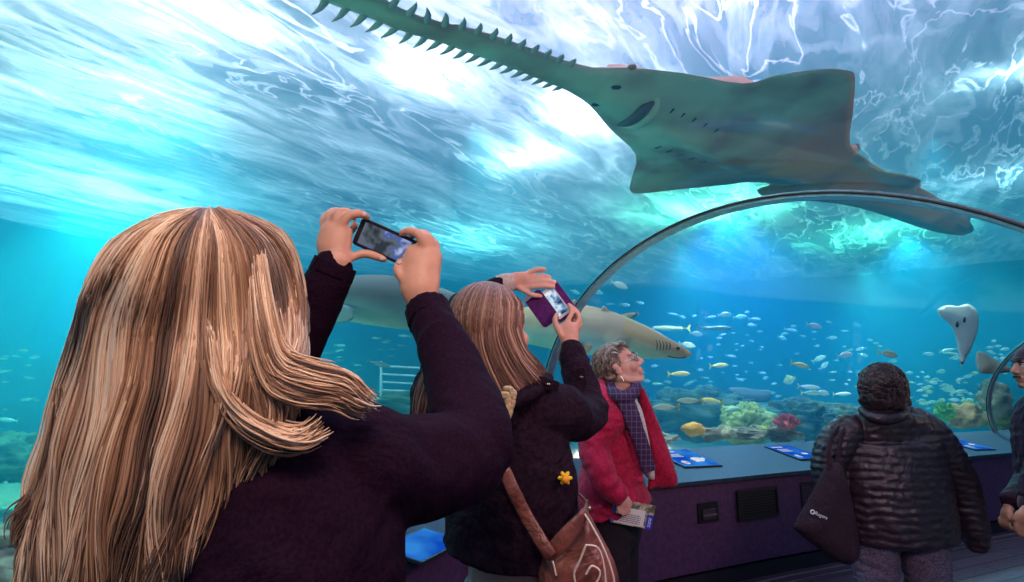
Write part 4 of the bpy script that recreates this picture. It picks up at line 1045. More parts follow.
# ================================================================== 2. brown-haired woman
def brunette():
    hc = P(493, 333, 1.47); R = frame((.62, .75, .20))
    root = empty('person', (hc.x, hc.y, 0)); tag(root, 'brown-haired woman in dark canvas jacket holding up a phone in a purple case', 'person')
    SK = skin('rosy skin', (.78, .38, .27))
    mb = MB(); head(mb, hc, R, 1.0)
    nb = P(486, 388, 1.48); neck(mb, hc, R, 1, nb)
    d = V(.62, .78, 0).normalized(); side = V(d.y, -d.x, 0)
    shR = P(548, 408, 1.45); elR = P(588, 412, 1.62); wrR = P(571, 345, 1.76)
    shL = P(434, 408, 1.58); elL = P(462, 312, 1.78); wrL = P(508, 283, 1.80)
    tc = (shR + shL) / 2; tc.z -= .04; hp = P(512, 540, 1.50); hip = V(hp.x, hp.y, .93); mid_ = P(510, 470, 1.49)
    mb.tube([nb, tc, mid_, hip], [(.06, .05), (.14, .08), (.12, .08), (.14, .09)], n=20, ref=d)
    feet = [tuple(V(hip.x, hip.y, 0) - side * .10)[:2], tuple(V(hip.x, hip.y, 0) + side * .10)[:2]]
    legs(mb, hip, feet, side=side)
    mb.tube([tc + side * .05, shR, elR, wrR.lerp(elR, .5), wrR], [.05, .045, .036, .034, .025], n=14)
    mb.tube([tc - side * .05, shL, elL, wrL.lerp(elL, .5), wrL], [.05, .045, .036, .034, .025], n=14)
    p = lambda x, y, q=1.80: P(x, y, q)
    hand(mb, p(509, 283), [p(517, 281), p(526, 280)],
         [([p(525, 275), p(532, 271), p(539, 269), p(545, 269.5)], .0082), ([p(526, 279), p(535, 277), p(543, 276), p(550, 277)], .0084),
          ([p(526, 283), p(536, 282, 1.795), p(546, 281, 1.79), p(555, 282, 1.79)], .0084), ([p(524, 287), p(534, 287, 1.79), p(544, 286, 1.785), p(554, 287, 1.785)], .0078)],
         ([p(517, 286), p(526, 292, 1.79), p(533, 295, 1.785), p(541, 296, 1.785)], .0085), pr=(.030, .014), ref=(CAMU * .2 + CAMF))
    q_ = 1.76
    hand(mb, p(570, 347, q_), [p(569, 336, q_), p(568, 326, q_)],
         [([p(573, 326, 1.765), p(579, 320, 1.77), p(577, 312, 1.78), p(571, 306, 1.79)], .0085), ([p(574, 329, 1.765), p(580, 325, 1.775), p(578, 317, 1.785), p(573, 311, 1.79)], .0085),
          ([p(573, 332, 1.765), p(578, 330, 1.78), p(575, 323, 1.79), p(570, 318, 1.795)], .0082), ([p(567, 322, 1.76), p(572, 312, 1.77), p(569, 305, 1.785)], .008)],
         ([p(562, 336, 1.755), p(557, 328, 1.755), p(555, 320, 1.76), p(557, 314, 1.77)], .0092), pr=(.032, .017), ref=CAMF)
    link('body', bake(mb, .0042, 3, 'body'), SK, root)
    obj('eye', MB().ell(hc + R @ V(.031, .0775, .006), .0118), M_eye, root)
    # phone and flip case
    a = P(547, 291, 1.80); b = P(564, 314, 1.79); rot = quadrot(a, b, CAMU); c = (a + b) / 2; L = (b - a).length
    rt = empty('smartphone', c); tag(rt, 'white-screened smartphone in an open purple flip case', 'smartphone')
    m_p = cloth('purple leather', (.085, .008, .11), (.13, .015, .16), s=60, bump=.2, wr=0)
    obj('case', slab_(c + CAMF * .004 + CAMR * .010, rot, L + .022, .072, .009, .006), m_p, rt, smooth=False)
    obj('handset', slab_(c - CAMF * .002, rot, L + .012, .046, .008, .005), mat('white phone', (.75, .75, .78), rough=.25), rt, smooth=False)
    m = bpy.data.materials.new('bright phone screen'); t = nt(m); co = N(t, 'ShaderNodeTexCoord').outputs['Object']
    nz = N(t, 'ShaderNodeTexNoise', {'Vector': co, 'Scale': 42, 'Detail': 2})
    r = ramp(t, nz.outputs[0], [(.38, (.03, .05, .12)), (.48, (.15, .30, .55)), (.56, (.55, .75, .9)), (.64, (.9, .92, .95))])
    N(t, 'ShaderNodeOutputMaterial', {'Surface': N(t, 'ShaderNodeEmission', {'Color': r.outputs[0], 'Strength': .9}).outputs[0]})
    obj('screen', slab_(c - CAMF * .0068, rot, L - .006, .038, .001, .002), m, rt, smooth=False)
    fc = [P(523, 299, 1.80), P(540, 289.5, 1.80), P(559, 318, 1.785), P(546, 328, 1.775)]
    cc = sum(fc, V(0, 0, 0)) / 4; rot2 = quadrot((fc[0] + fc[1]) / 2, (fc[2] + fc[3]) / 2, CAMU)
    o = obj('cover', slab_(cc + CAMF * .004, rot2, ((fc[2] + fc[3]) / 2 - (fc[0] + fc[1]) / 2).length, (fc[1] - fc[0]).length * 1.02, .005, .012), m_p, rt, smooth=False)
    l0 = P(528.5, 297, 1.79); obj('label_tab', slab_(l0 - CAMF * .004, rot2 @ Matrix.Rotation(math.pi / 2, 3, 'Z'), .034, .014, .002, .002), mat('silver tab', (.5, .42, .5), rough=.3, metal=.6), o, smooth=False)
    # jacket
    mj = cloth('dark waxed canvas', (.010, .0035, .009), (.022, .008, .018), s=90, bump=.4, bs=350, wr=.9, sheen=0, spec=.12)
    s = MB()
    s.tube([nb + V(0, 0, .03), nb + V(0, 0, -.03), tc, mid_, P(511, 515, 1.50), P(511, 546, 1.50)], [(.075, .07), (.12, .09), (.175, .125), (.18, .135), (.188, .15), (.195, .16)], n=26, ref=d, round_=False)
    s.tube([tc + side * .06, shR, P(575, 418, 1.54), P(588, 414, 1.62)], [.075, .072, .062, .055], n=20)
    s.tube([P(585, 418, 1.60), P(588, 408, 1.65), P(581, 385, 1.69), P(573, 357, 1.74), P(571.5, 352, 1.75)], [.056, .058, .050, .042, .040], n=20)
    s.tube([tc - side * .06, shL, shL.lerp(elL, .5), elL + V(0, 0, -.01)], [.075, .070, .060, .052], n=18)
    s.tube([elL + V(0, 0, -.02), elL + V(0, 0, .01), elL.lerp(wrL, .5), P(503, 285, 1.80)], [.050, .052, .044, .035], n=18)
    link('jacket', bake(s, .007, 4, 'jacket', fn=folds(.007, (11, 11, 14), 5)), mj, root)
    # hood lying on the shoulders, shoulder tab with snap, cuff band with snap
    h = MB(); h.tube([P(455, 392, 1.52), P(470, 404, 1.42), P(500, 404, 1.38), P(530, 392, 1.40), P(545, 380, 1.46)], [(.03, .022), (.05, .026), (.055, .028), (.045, .024), (.025, .02)], n=16)
    link('hood', bake(h, .006, 3, 'hood', fn=folds(.004, (14, 14, 14), 9)), mj, root)
    snap = mat('brass snap', (.35, .28, .2), rough=.3, metal=.9)
    for x, y, q, ang in ((548, 384, 1.385, .3), (581, 377, 1.64, 1.4)):
        c_ = P(x, y, q); Rr = Matrix((CAMR, CAMU, -CAMF)).transposed() @ Matrix.Rotation(-ang, 3, 'Z')
        tb = obj('snap_tab', slab_(c_, Rr, .055, .026, .006, .006), mj, root, smooth=False); obj('snap', MB().ell(c_ - CAMF * .005, (.007, .007, .004)), snap, tb)
    cb = MB(); cb.tube([P(571.5, 353, 1.75), P(572.5, 361, 1.74)], [.0425, .0435], n=24, sub=1); obj('knit_cuff', cb, cloth('ribbed cuff', (.03, .018, .026), (.05, .03, .04), s=200), root)
    cb = MB(); cb.tube([P(501, 286, 1.80), P(507, 283, 1.80)], [.036, .033], n=24, sub=1); obj('lining_cuff', cb, cloth('beige cuff', (.45, .34, .28), (.6, .45, .38), s=120), root)
    # knotted tan braid on the shoulder
    kb = MB()
    for k in range(9):
        a_ = k * 1.9; c_ = P(509 + 3.2 * math.sin(a_) - k * .45, 391 + k * 2.7, 1.315); kb.tube([c_ + V(-.008, 0, .006), c_ + V(.006, -.006, .004), c_ + V(.004, -.004, -.010)], .0062, n=8)
    obj('tan_knot', kb, cloth('tan cord', (.42, .26, .13), (.68, .48, .28), s=150), root)
    # daffodil pin
    c_ = P(565, 478, 1.345); dr = obj('daffodil_pin', MB().tube([c_, c_ - CAMF * .012], [.007, .010], n=14, sub=1), mat('orange trumpet', (.85, .30, .01), rough=.5), root)
    pt = MB(); 
    for k in range(6):
        a_ = k * math.pi / 3; e = CAMR * math.cos(a_) + CAMU * math.sin(a_); pt.ell(c_ + e * .010, (.008, .003, .005), frame(-CAMF.cross(e), -CAMF) if False else Matrix((e, CAMF, e.cross(CAMF))).transposed(), nu=12, nv=8)
    obj('petals', pt, mat('yellow petals', (.9, .62, .02), rough=.5), dr)
    # jeans, shoes
    t_ = MB(); t_.tube([hip + V(0, 0, .04), hip + V(0, 0, -.10)], [(.165, .12), (.165, .125)], n=24, ref=d); legs(t_, hip, feet, r=(.098, .075, .062), side=side)
    link('jeans', bake(t_, .010, 3, 'jeans', fn=folds(.005, (10, 10, 16))), M_jean, root)
    shoes(root, mat('brown shoe', (.05, .03, .02), rough=.5), feet, d)
    # hair
    hm = hairmat('brown hair', [(0, (.05, .018, .012)), (.35, (.15, .060, .038)), (.7, (.34, .16, .10)), (1, (.60, .36, .24))])
    G = [[(489,290,1.50),(462,303,1.52),(456,335,1.50),(458,360,1.46),(462,390,1.42)], [(489,289,1.47),(470,300,1.42),(463,335,1.39),(466,365,1.385),(474,402,1.37)],
         [(490,289,1.46),(482,300,1.39),(476,335,1.365),(482,368,1.365),(494,402,1.36)], [(492,289,1.46),(494,302,1.38),(492,335,1.365),(502,365,1.365),(520,394,1.365)],
         [(494,289,1.46),(508,300,1.40),(508,330,1.385),(520,358,1.385),(538,380,1.385)], [(497,290,1.47),(521,302,1.45),(519,322,1.43),(524,348,1.42),(545,372,1.41)]]
    hb = strands([[P(*q) for q in g] for g in G], 2200, .0017, avoid=(hc + R @ V(0, -.020, .038), R, (.090, .101, .094)), jit=.004, layers=((0, 1), (.014, .6)), seg=5, ends=.08, toward=lambda p: CAMF,
                 tint=lambda u, g: max(0, min(1, .52 + .6 * noise.noise(V(u * 22, 8, 2)) + g.normal(0, .14))))
    hair = obj('hair', hb, hm, root, recalc=False)
    hb = strands([[P(*q) for q in g] for g in [[(440,352,1.50),(424,372,1.49),(416,395,1.48),(415,420,1.48)], [(448,350,1.48),(434,375,1.47),(428,398,1.46),(424,416,1.46)]]], 240, .002, jit=.004, layers=((0, 1), (.01, 1)), seg=5,
                 toward=lambda p: CAMF, tint=lambda u, g: max(0, min(1, .5 + g.normal(0, .2)))); obj('hair_lock', hb, hm, hair, recalc=False)
    u = MB(); u.ell(hc + R @ V(0, -.020, .038), (.083, .094, .087), R, nu=28, nv=18); u.tube([hc + R @ V(0, -.04, .0), P(484, 370, 1.43), P(492, 395, 1.41)], [(.078, .05), (.075, .04), (.07, .03)], n=20, ref=CAMF)
    um = bake(u, .006, 3, 'hair_underlayer'); settint(um, lambda v: .2); link('hair_underlayer', um, hm, hair)
    # shoulder bag
    mleather = cloth('brown leather', (.12, .032, .022), (.26, .08, .052), s=14, bump=.6, bs=90, rough=.42, sheen=0, wr=.9, spec=.6)
    c = P(583, 556, 1.33); bg = empty('shoulder_bag', c); tag(bg, 'brown leather shoulder bag with pale stitching slung across the brunette back', 'bag')
    q = [(541,563),(546,553),(562,540),(574,526),(583,511),(589,513),(597,528),(608,548),(616,566),(619,584),(612,604),(590,618),(560,616),(544,600),(538,580)]
    cq = P(578, 560, 1.33); loc = [((x - 578) * 1.33 / F, -(y - 560) * 1.33 / F) for x, y in q]
    bd = inflate(loc, .010, lambda x, y, dd: (.05 * (1 - math.exp(-dd / .022)) + .008 * noise.noise(V(x * 30, y * 30, 2)) * min(1, dd / .02), .05 * (1 - math.exp(-dd / .022))), lambda x, y, z: cq + CAMR * x + CAMU * y - CAMF * z, sub=3)
    link('pouch', weld(bd.mesh('pouch')), mleather, bg)
    thr = mat('cream stitching', (.75, .60, .50), rough=.6)
    stz = lambda x, y, q_: P(x, y, q_)
    for pts in ([(584,513,1.295),(592,526,1.280),(602,545,1.272),(610,565,1.270),(614,584,1.270),(608,602,1.275)], [(586,545,1.260),(598,548,1.262),(604,566,1.264),(606,588,1.266)], [(586,545,1.260),(580,560,1.262),(574,575,1.264),(580,590,1.266),(595,584,1.264),(600,572,1.263),(592,566,1.262),(586,574,1.262)],
                [(545,556,1.295),(552,560,1.285),(556,575,1.280)]):
        obj('stitching', MB().tube([stz(*z_) for z_ in pts], .0024, n=6, sub=6), thr, bg)
    obj('flap', MB().tube([P(548,556,1.290), P(562,541,1.280), P(575,526,1.285), P(585,513,1.300)], [(.006, .016), (.008, .02), (.008, .02), (.006, .014)], n=12, ref=CAMU), mleather, bg)
    st = [P(497,458,1.335), P(505,472,1.315), P(514,492,1.305), P(526,516,1.305), P(538,536,1.285), P(550,556,1.27)]
    obj('strap', MB().tube(st, (.0155, .003), n=10, ref=CAMF, round_=False) if False else MB().tube(st, [(.0155, .0035)] * 6, n=10, ref=CAMF), mleather, bg)
    st2 = [P(497,458,1.335), P(488,440,1.345), P(478,415,1.36), P(466,395,1.40), P(455,388,1.48)]
    obj('strap', MB().tube(st2, [(.0155, .0035)] * 5, n=10, ref=CAMF), mleather, bg)
    obj('strap', MB().tube([P(585,514,1.33), P(587,504,1.38), P(581,496,1.45)], [(.012, .0035)] * 3, n=10, ref=CAMF), mleather, bg)
    for x, y, q_ in ((536, 535, 1.298), (541, 543, 1.305), (589, 508, 1.40), (547, 567, 1.365), (532, 528, 1.297)): obj('stud', MB().ell(P(x, y, q_), .0055, nu=12, nv=8), mat('brass stud', (.6, .5, .35), rough=.25, metal=.9), bg)
brunette()

# ================================================================== 3. woman in the red coat
def redcoat():
    D = 2.78; hc = P(619, 366, D); R = frame((.86, -.30, .40), (-.35, 0, 1))
    root = empty('person', (hc.x, hc.y, 0)); tag(root, 'short-haired woman in a long red coat and glasses gazing up, holding a brochure', 'person')
    SK = skin('light skin', (.78, .40, .30)); mb = MB(); head(mb, hc, R, 1.0)
    nb = P(610, 398, D + .01); neck(mb, hc, R, 1, nb, .050)
    d = V(.88, -.40, 0).normalized(); side = V(d.y, -d.x, 0)   # side = her right hand side
    tc = P(617, 428, D + .02); hip = V(tc.x - .02, tc.y, .95)
    shR = tc + side * .17 + V(0, 0, .05); shL = tc - side * .17 + V(0, 0, .05)
    elR = P(604, 465, D - .22); wrR = P(622, 497, D - .27)
    elL = shL + V(-.03, .06, -.27); wrL = elL + d * .04 + V(0, .02, -.20)
    mb.tube([nb, tc, tc + V(0, 0, -.2), hip], [(.06, .05), (.14, .08), (.13, .09), (.14, .10)], n=20, ref=d)
    feet = [tuple(V(hip.x, hip.y, 0) - side * .10)[:2], tuple(V(hip.x, hip.y, 0) + side * .10)[:2]]
    legs(mb, hip, feet, side=side)
    mb.tube([tc + side * .05, shR, P(594, 445, D - .17), P(601, 472, D - .24), P(607, 484, D - .255), wrR], [.045, .04, .034, .032, .030, .024], n=14); mb.tube([tc - side * .05, shL, elL, wrL], [.05, .045, .036, .024], n=14)
    p = lambda x, y, q=D - .275: P(x, y, q)
    hand(mb, wrR, [p(623, 500), p(624, 504.5)],
         [([p(620, 503), p(618.5, 508), p(619, 512)], .0085), ([p(623, 504), p(622, 509.5), p(622.5, 514)], .0088), ([p(626, 504), p(626, 509.5), p(626, 514)], .0085), ([p(628.5, 503), p(629, 507.5), p(629, 511)], .008)],
         ([p(627, 499), p(630, 502, D - .26), p(631, 506, D - .255)], .009), pr=(.032, .015), ref=CAMF)
    hand(mb, wrL, [wrL + V(.01, 0, -.04), wrL + V(.015, 0, -.08)], [([wrL + V(.015, k * .017, -.085), wrL + V(.02, k * .017, -.12), wrL + V(.01, k * .017, -.15)], .008) for k in (-1.5, -.5, .5, 1.5)], None, pr=(.036, .015), ref=(1, 0, 0))
    link('body', bake(mb, .0042, 3, 'body'), SK, root)
    face_bits(hc, R, 1, root, mat('brown iris', (.05, .03, .02), rough=.2), mat('grey brown brow', (.16, .10, .07), rough=.7), mat('rosy lips', (.50, .19, .15), rough=.4))
    # glasses
    gl = obj('glasses', MB().tube([hc + R @ V(-.012, .103, .012), hc + R @ V(0, .107, .016), hc + R @ V(.012, .103, .012)], .0016, n=6), mat('thin metal frame', (.5, .45, .42), rough=.25, metal=.9), root)
    gm = gl.data.materials[0]
    lm = bpy.data.materials.new('lens'); t = nt(lm); x = N(t, 'ShaderNodeMixShader', {0: .30, 1: N(t, 'ShaderNodeBsdfTransparent').outputs[0], 2: N(t, 'ShaderNodeBsdfGlossy', {'Roughness': .05}).outputs[0]}); N(t, 'ShaderNodeOutputMaterial', {'Surface': x.outputs[0]})
    for k in (-1, 1):
        ring = [hc + R @ V(k * .033 + .021 * math.cos(a), .101 - abs(math.cos(a) * .003) - (.012 if k * math.cos(a) > .3 else 0) * abs(math.cos(a)), .004 + .016 * math.sin(a)) for a in [2 * math.pi * j / 20 for j in range(21)]]
        obj('lens_rim', MB().tube(ring, .0015, n=6, sub=1, cap=False), gm, gl)
        obj('lens', MB().add([hc + R @ V(k * .033, .099, .004)] + ring[:20], [(0, 1 + j, 1 + (j + 1) % 20) for j in range(20)]), lm, gl)
        obj('temple', MB().tube([hc + R @ V(k * .054, .09, .008), hc + R @ V(k * .074, .03, .008), hc + R @ V(k * .082, -.01, .004)], .0015, n=6), gm, gl)
    # hair
    hm = hairmat('greying brown hair', [(0, (.05, .03, .022)), (.45, (.15, .09, .06)), (.8, (.32, .22, .16)), (1, (.55, .46, .40))])
    u = MB(); u.ell(hc + R @ V(0, -.024, .040), (.081, .089, .085), R, nu=24, nv=16); u.ell(hc + R @ V(0, -.045, -.01), (.066, .046, .056), R); u.ell(hc + R @ V(0, .045, .088), (.054, .035, .024), R)
    um = bake(u, .006, 3, 'hair'); settint(um, lambda v: .5 + .8 * noise.noise(v.co * 60)); hair = link('hair', um, hm, root)
    g = np.random.default_rng(5); mb2 = MB()
    for k in range(1300):
        th_ = g.uniform(0, 2 * math.pi); ph = g.uniform(0, 1.9); q = V(math.sin(ph) * math.cos(th_), math.sin(ph) * math.sin(th_), math.cos(ph))
        if q.y > .35 and q.z < .45: continue
        b0 = V(q.x * .080, -.024 + q.y * .088, .039 + q.z * .085); dn = V(q.x * .25, q.y * .3 + (.6 if q.y > .3 else -.35), -.75) + V(*g.normal(0, .15, 3)); dn.normalize()
        pts = [b0, b0 + dn * .014 + q * .005, b0 + dn * .028 + q * .003, b0 + dn * .042 - q * .004]
        mb2.tube([hc + R @ w for w in pts], [.0016, .0020, .0016, .0006], n=4, sub=1, col=max(0, min(1, g.normal(.5, .28))), round_=False)
    obj('hair_tufts', mb2, hm, hair, recalc=False)
    obj('earring', MB().tube([hc + R @ V(.088, .0, -.045), hc + R @ V(.09, .0, -.075)], .0028, n=6), mat('silver earring', (.8, .8, .82), rough=.2, metal=1), root)
    # coat
    mc = cloth('crimson coat', (.30, .004, .030), (.46, .008, .055), s=70, bump=.2, bs=260, wr=.6, sheen=.1)
    s = MB(); hem = .955
    s.tube([nb + V(-.02, 0, .0), nb + V(-.03, .01, -.05), tc + V(-.03, 0, 0), tc + V(-.03, 0, -.22), V(hip.x - .02, hip.y, 1.06), V(hip.x + .0, hip.y, hem)], [(.08, .07), (.125, .095), (.19, .125), (.185, .14), (.20, .155), (.215, .175)], n=28, ref=d, round_=False)
    s.tube([tc + side * .07 + V(0, 0, .02), shR, P(594, 445, D - .17), P(600, 470, D - .24)], [.08, .078, .070, .064], n=20)
    s.tube([P(599, 466, D - .22), P(604, 480, D - .25), P(617, 494, D - .265)], [.062, .058, .047], n=20)
    s.tube([tc - side * .07 + V(0, 0, .02), shL, elL, wrL + V(0, 0, .02)], [.08, .075, .062, .048], n=18)
    # open front flap swinging to the right
    link('coat', bake(s, .0075, 4, 'coat', fn=folds(.012, (10, 10, 13), 2)), mc, root)
    fl = [(634,384),(642,386),(650,402),(660,425),(668,446),(675,468),(677,484),(668,489),(655,489),(648,489),(650,470),(648,440),(641,410)]
    fq = P(656, 440, D - .06); loc = [((x - 656) * (D - .06) / F, -(y - 440) * (D - .06) / F) for x, y in fl]
    fm = inflate(loc, .014, lambda x, y, dd: (.022 * (1 - math.exp(-dd / .012)),) * 2, lambda x, y, z: fq + CAMR * x + CAMU * y + V(0, 1, 0) * (z + .012 * math.sin(y * 22 + x * 30)), sub=3)
    link('coat_front', weld(fm.mesh('coat_front')), mc, root)
    hd = MB(); hd.tube([P(604, 379, D + .06), P(598, 386, D - .02), P(603, 396, D - .09), P(618, 404, D - .10)], [(.022, .02), (.040, .03), (.040, .03), (.022, .02)], n=14); hd.tube([P(596, 388, D - .02), P(612, 402, D - .10), P(622, 418, D - .115), P(632, 445, D - .125), P(640, 480, D - .13)], [(.022, .012), (.03, .014), (.028, .012), (.022, .010), (.02, .010)], n=12, ref=CAMF)
    link('hood', bake(hd, .005, 3, 'hood'), cloth('crimson hood lining', (.50, .012, .07), (.70, .03, .12), s=70, wr=.4), root)
    # cream jumper, scarf
    j = [(618,402),(632,398),(640,405),(646,425),(651,450),(655,475),(652,480),(644,474),(636,450),(626,425)]
    jq = P(636, 440, D - .10); loc = [((x - 636) * (D - .1) / F, -(y - 440) * (D - .1) / F) for x, y in j]
    link('jumper', weld(inflate(loc, .014, lambda x, y, dd: (.05 * (1 - math.exp(-dd / .02)), .03), lambda x, y, z: jq + CAMR * x + CAMU * y - CAMF * z, sub=3).mesh('jumper')), cloth('cream jumper', (.55, .45, .40), (.75, .65, .58), s=90, bump=.5), root)
    ms = bpy.data.materials.new('purple check scarf'); t = nt(ms); co = N(t, 'ShaderNodeTexCoord').outputs['Object']
    def bars(ax, sc_, w):
        sep = N(t, 'ShaderNodeSeparateXYZ', {0: co}); q = N(t, 'ShaderNodeMath', {0: sep.outputs[ax], 1: sc_}, operation='MULTIPLY'); q = N(t, 'ShaderNodeMath', {0: q.outputs[0]}, operation='FRACT')
        return N(t, 'ShaderNodeMath', {0: q.outputs[0], 1: w}, operation='LESS_THAN')
    k = N(t, 'ShaderNodeMath', {0: bars(0, 46, .14).outputs[0], 1: bars(2, 40, .14).outputs[0]}, operation='MAXIMUM')
    r = ramp(t, k.outputs[0], [(0, (.035, .012, .055)), (1, (.13, .08, .17))]); b = N(t, 'ShaderNodeBsdfPrincipled', {'Base Color': r.outputs[0], 'Roughness': .8}); N(t, 'ShaderNodeOutputMaterial', {'Surface': b.outputs[0]})
    sf = MB(); sf.tube([P(610, 383, D - .02), P(614, 393, D - .12), P(626, 397, D - .15), P(636, 389, D - .10), P(634, 380, D + .0)], [(.02, .02), (.026, .026), (.030, .030), (.026, .026), (.02, .02)], n=16)
    sf.tube([P(624, 394, D - .14), P(630, 412, D - .17), P(637, 432, D - .18), P(644, 452, D - .18), P(649, 470, D - .175)], [(.036, .016), (.040, .015), (.036, .013), (.034, .012), (.034, .010)], n=16, ref=CAMF)
    link('scarf', bake(sf, .005, 2, 'scarf', fn=folds(.003, (20, 20, 20))), ms, root)
    t_ = MB(); t_.tube([hip + V(0, 0, .02), hip + V(0, 0, -.10)], [(.15, .12), (.15, .12)], n=24, ref=d); legs(t_, hip, feet, r=(.095, .075, .065), side=side)
    link('trousers', bake(t_, .010, 3, 'trousers', fn=folds(.004)), cloth('black slacks', (.010, .006, .010), (.018, .010, .016), wr=.5, sheen=0), root)
    shoes(root, mat('black walking shoe', (.012, .012, .014), rough=.5), feet, d)
    # brochure
    a = P(613, 511, D - .25); b = P(654, 519, D - .25); c = (a + b) / 2 + CAMF * .012; rot = quadrot(a, b, CAMU); L = (b - a).length; H = 22 / F * D
    br = empty('brochure', c); tag(br, 'folded visitor brochure with white panel and blue corner in the red-coated woman hand', 'brochure')
    mph = mat('printed photo', (.10, .10, .06), (.55, .50, .35), scale=45, stops=(.4, .6), rough=.4)
    obj('cover', slab_(c, rot, L, H, .004, .001), mph, br, smooth=False)
    obj('white_panel', slab_(c + rot @ V(-L * .06, -H * .12, .0026), rot, L * .70, H * .68, .001, .0008), mat('white paper', (.75, .72, .66), rough=.6), br, smooth=False)
    obj('blue_corner', slab_(c + rot @ V(L * .42, -H * .2, .0027), rot, L * .16, H * .6, .001, .0008), mat('blue print', (.03, .05, .45), rough=.5), br, smooth=False)
    obj('blue_edge', slab_(c + rot @ V(-L * .47, -H * .1, .0027), rot, L * .06, H * .75, .001, .0008), mat('blue print edge', (.05, .09, .5), rough=.5), br, smooth=False)
    mg = mat('grey ink', (.2, .2, .2)); scribble(c + rot @ V(-L * .05, -H * .2, .003), rot, L * .5, H * .4, 5, mg, br, 3)
    scribble(c + rot @ V(L * .42, -H * .2, .003), rot @ Matrix.Rotation(math.pi / 2, 3, 'Z'), H * .4, L * .08, 2, M_white, br, 4, name='title')
redcoat()
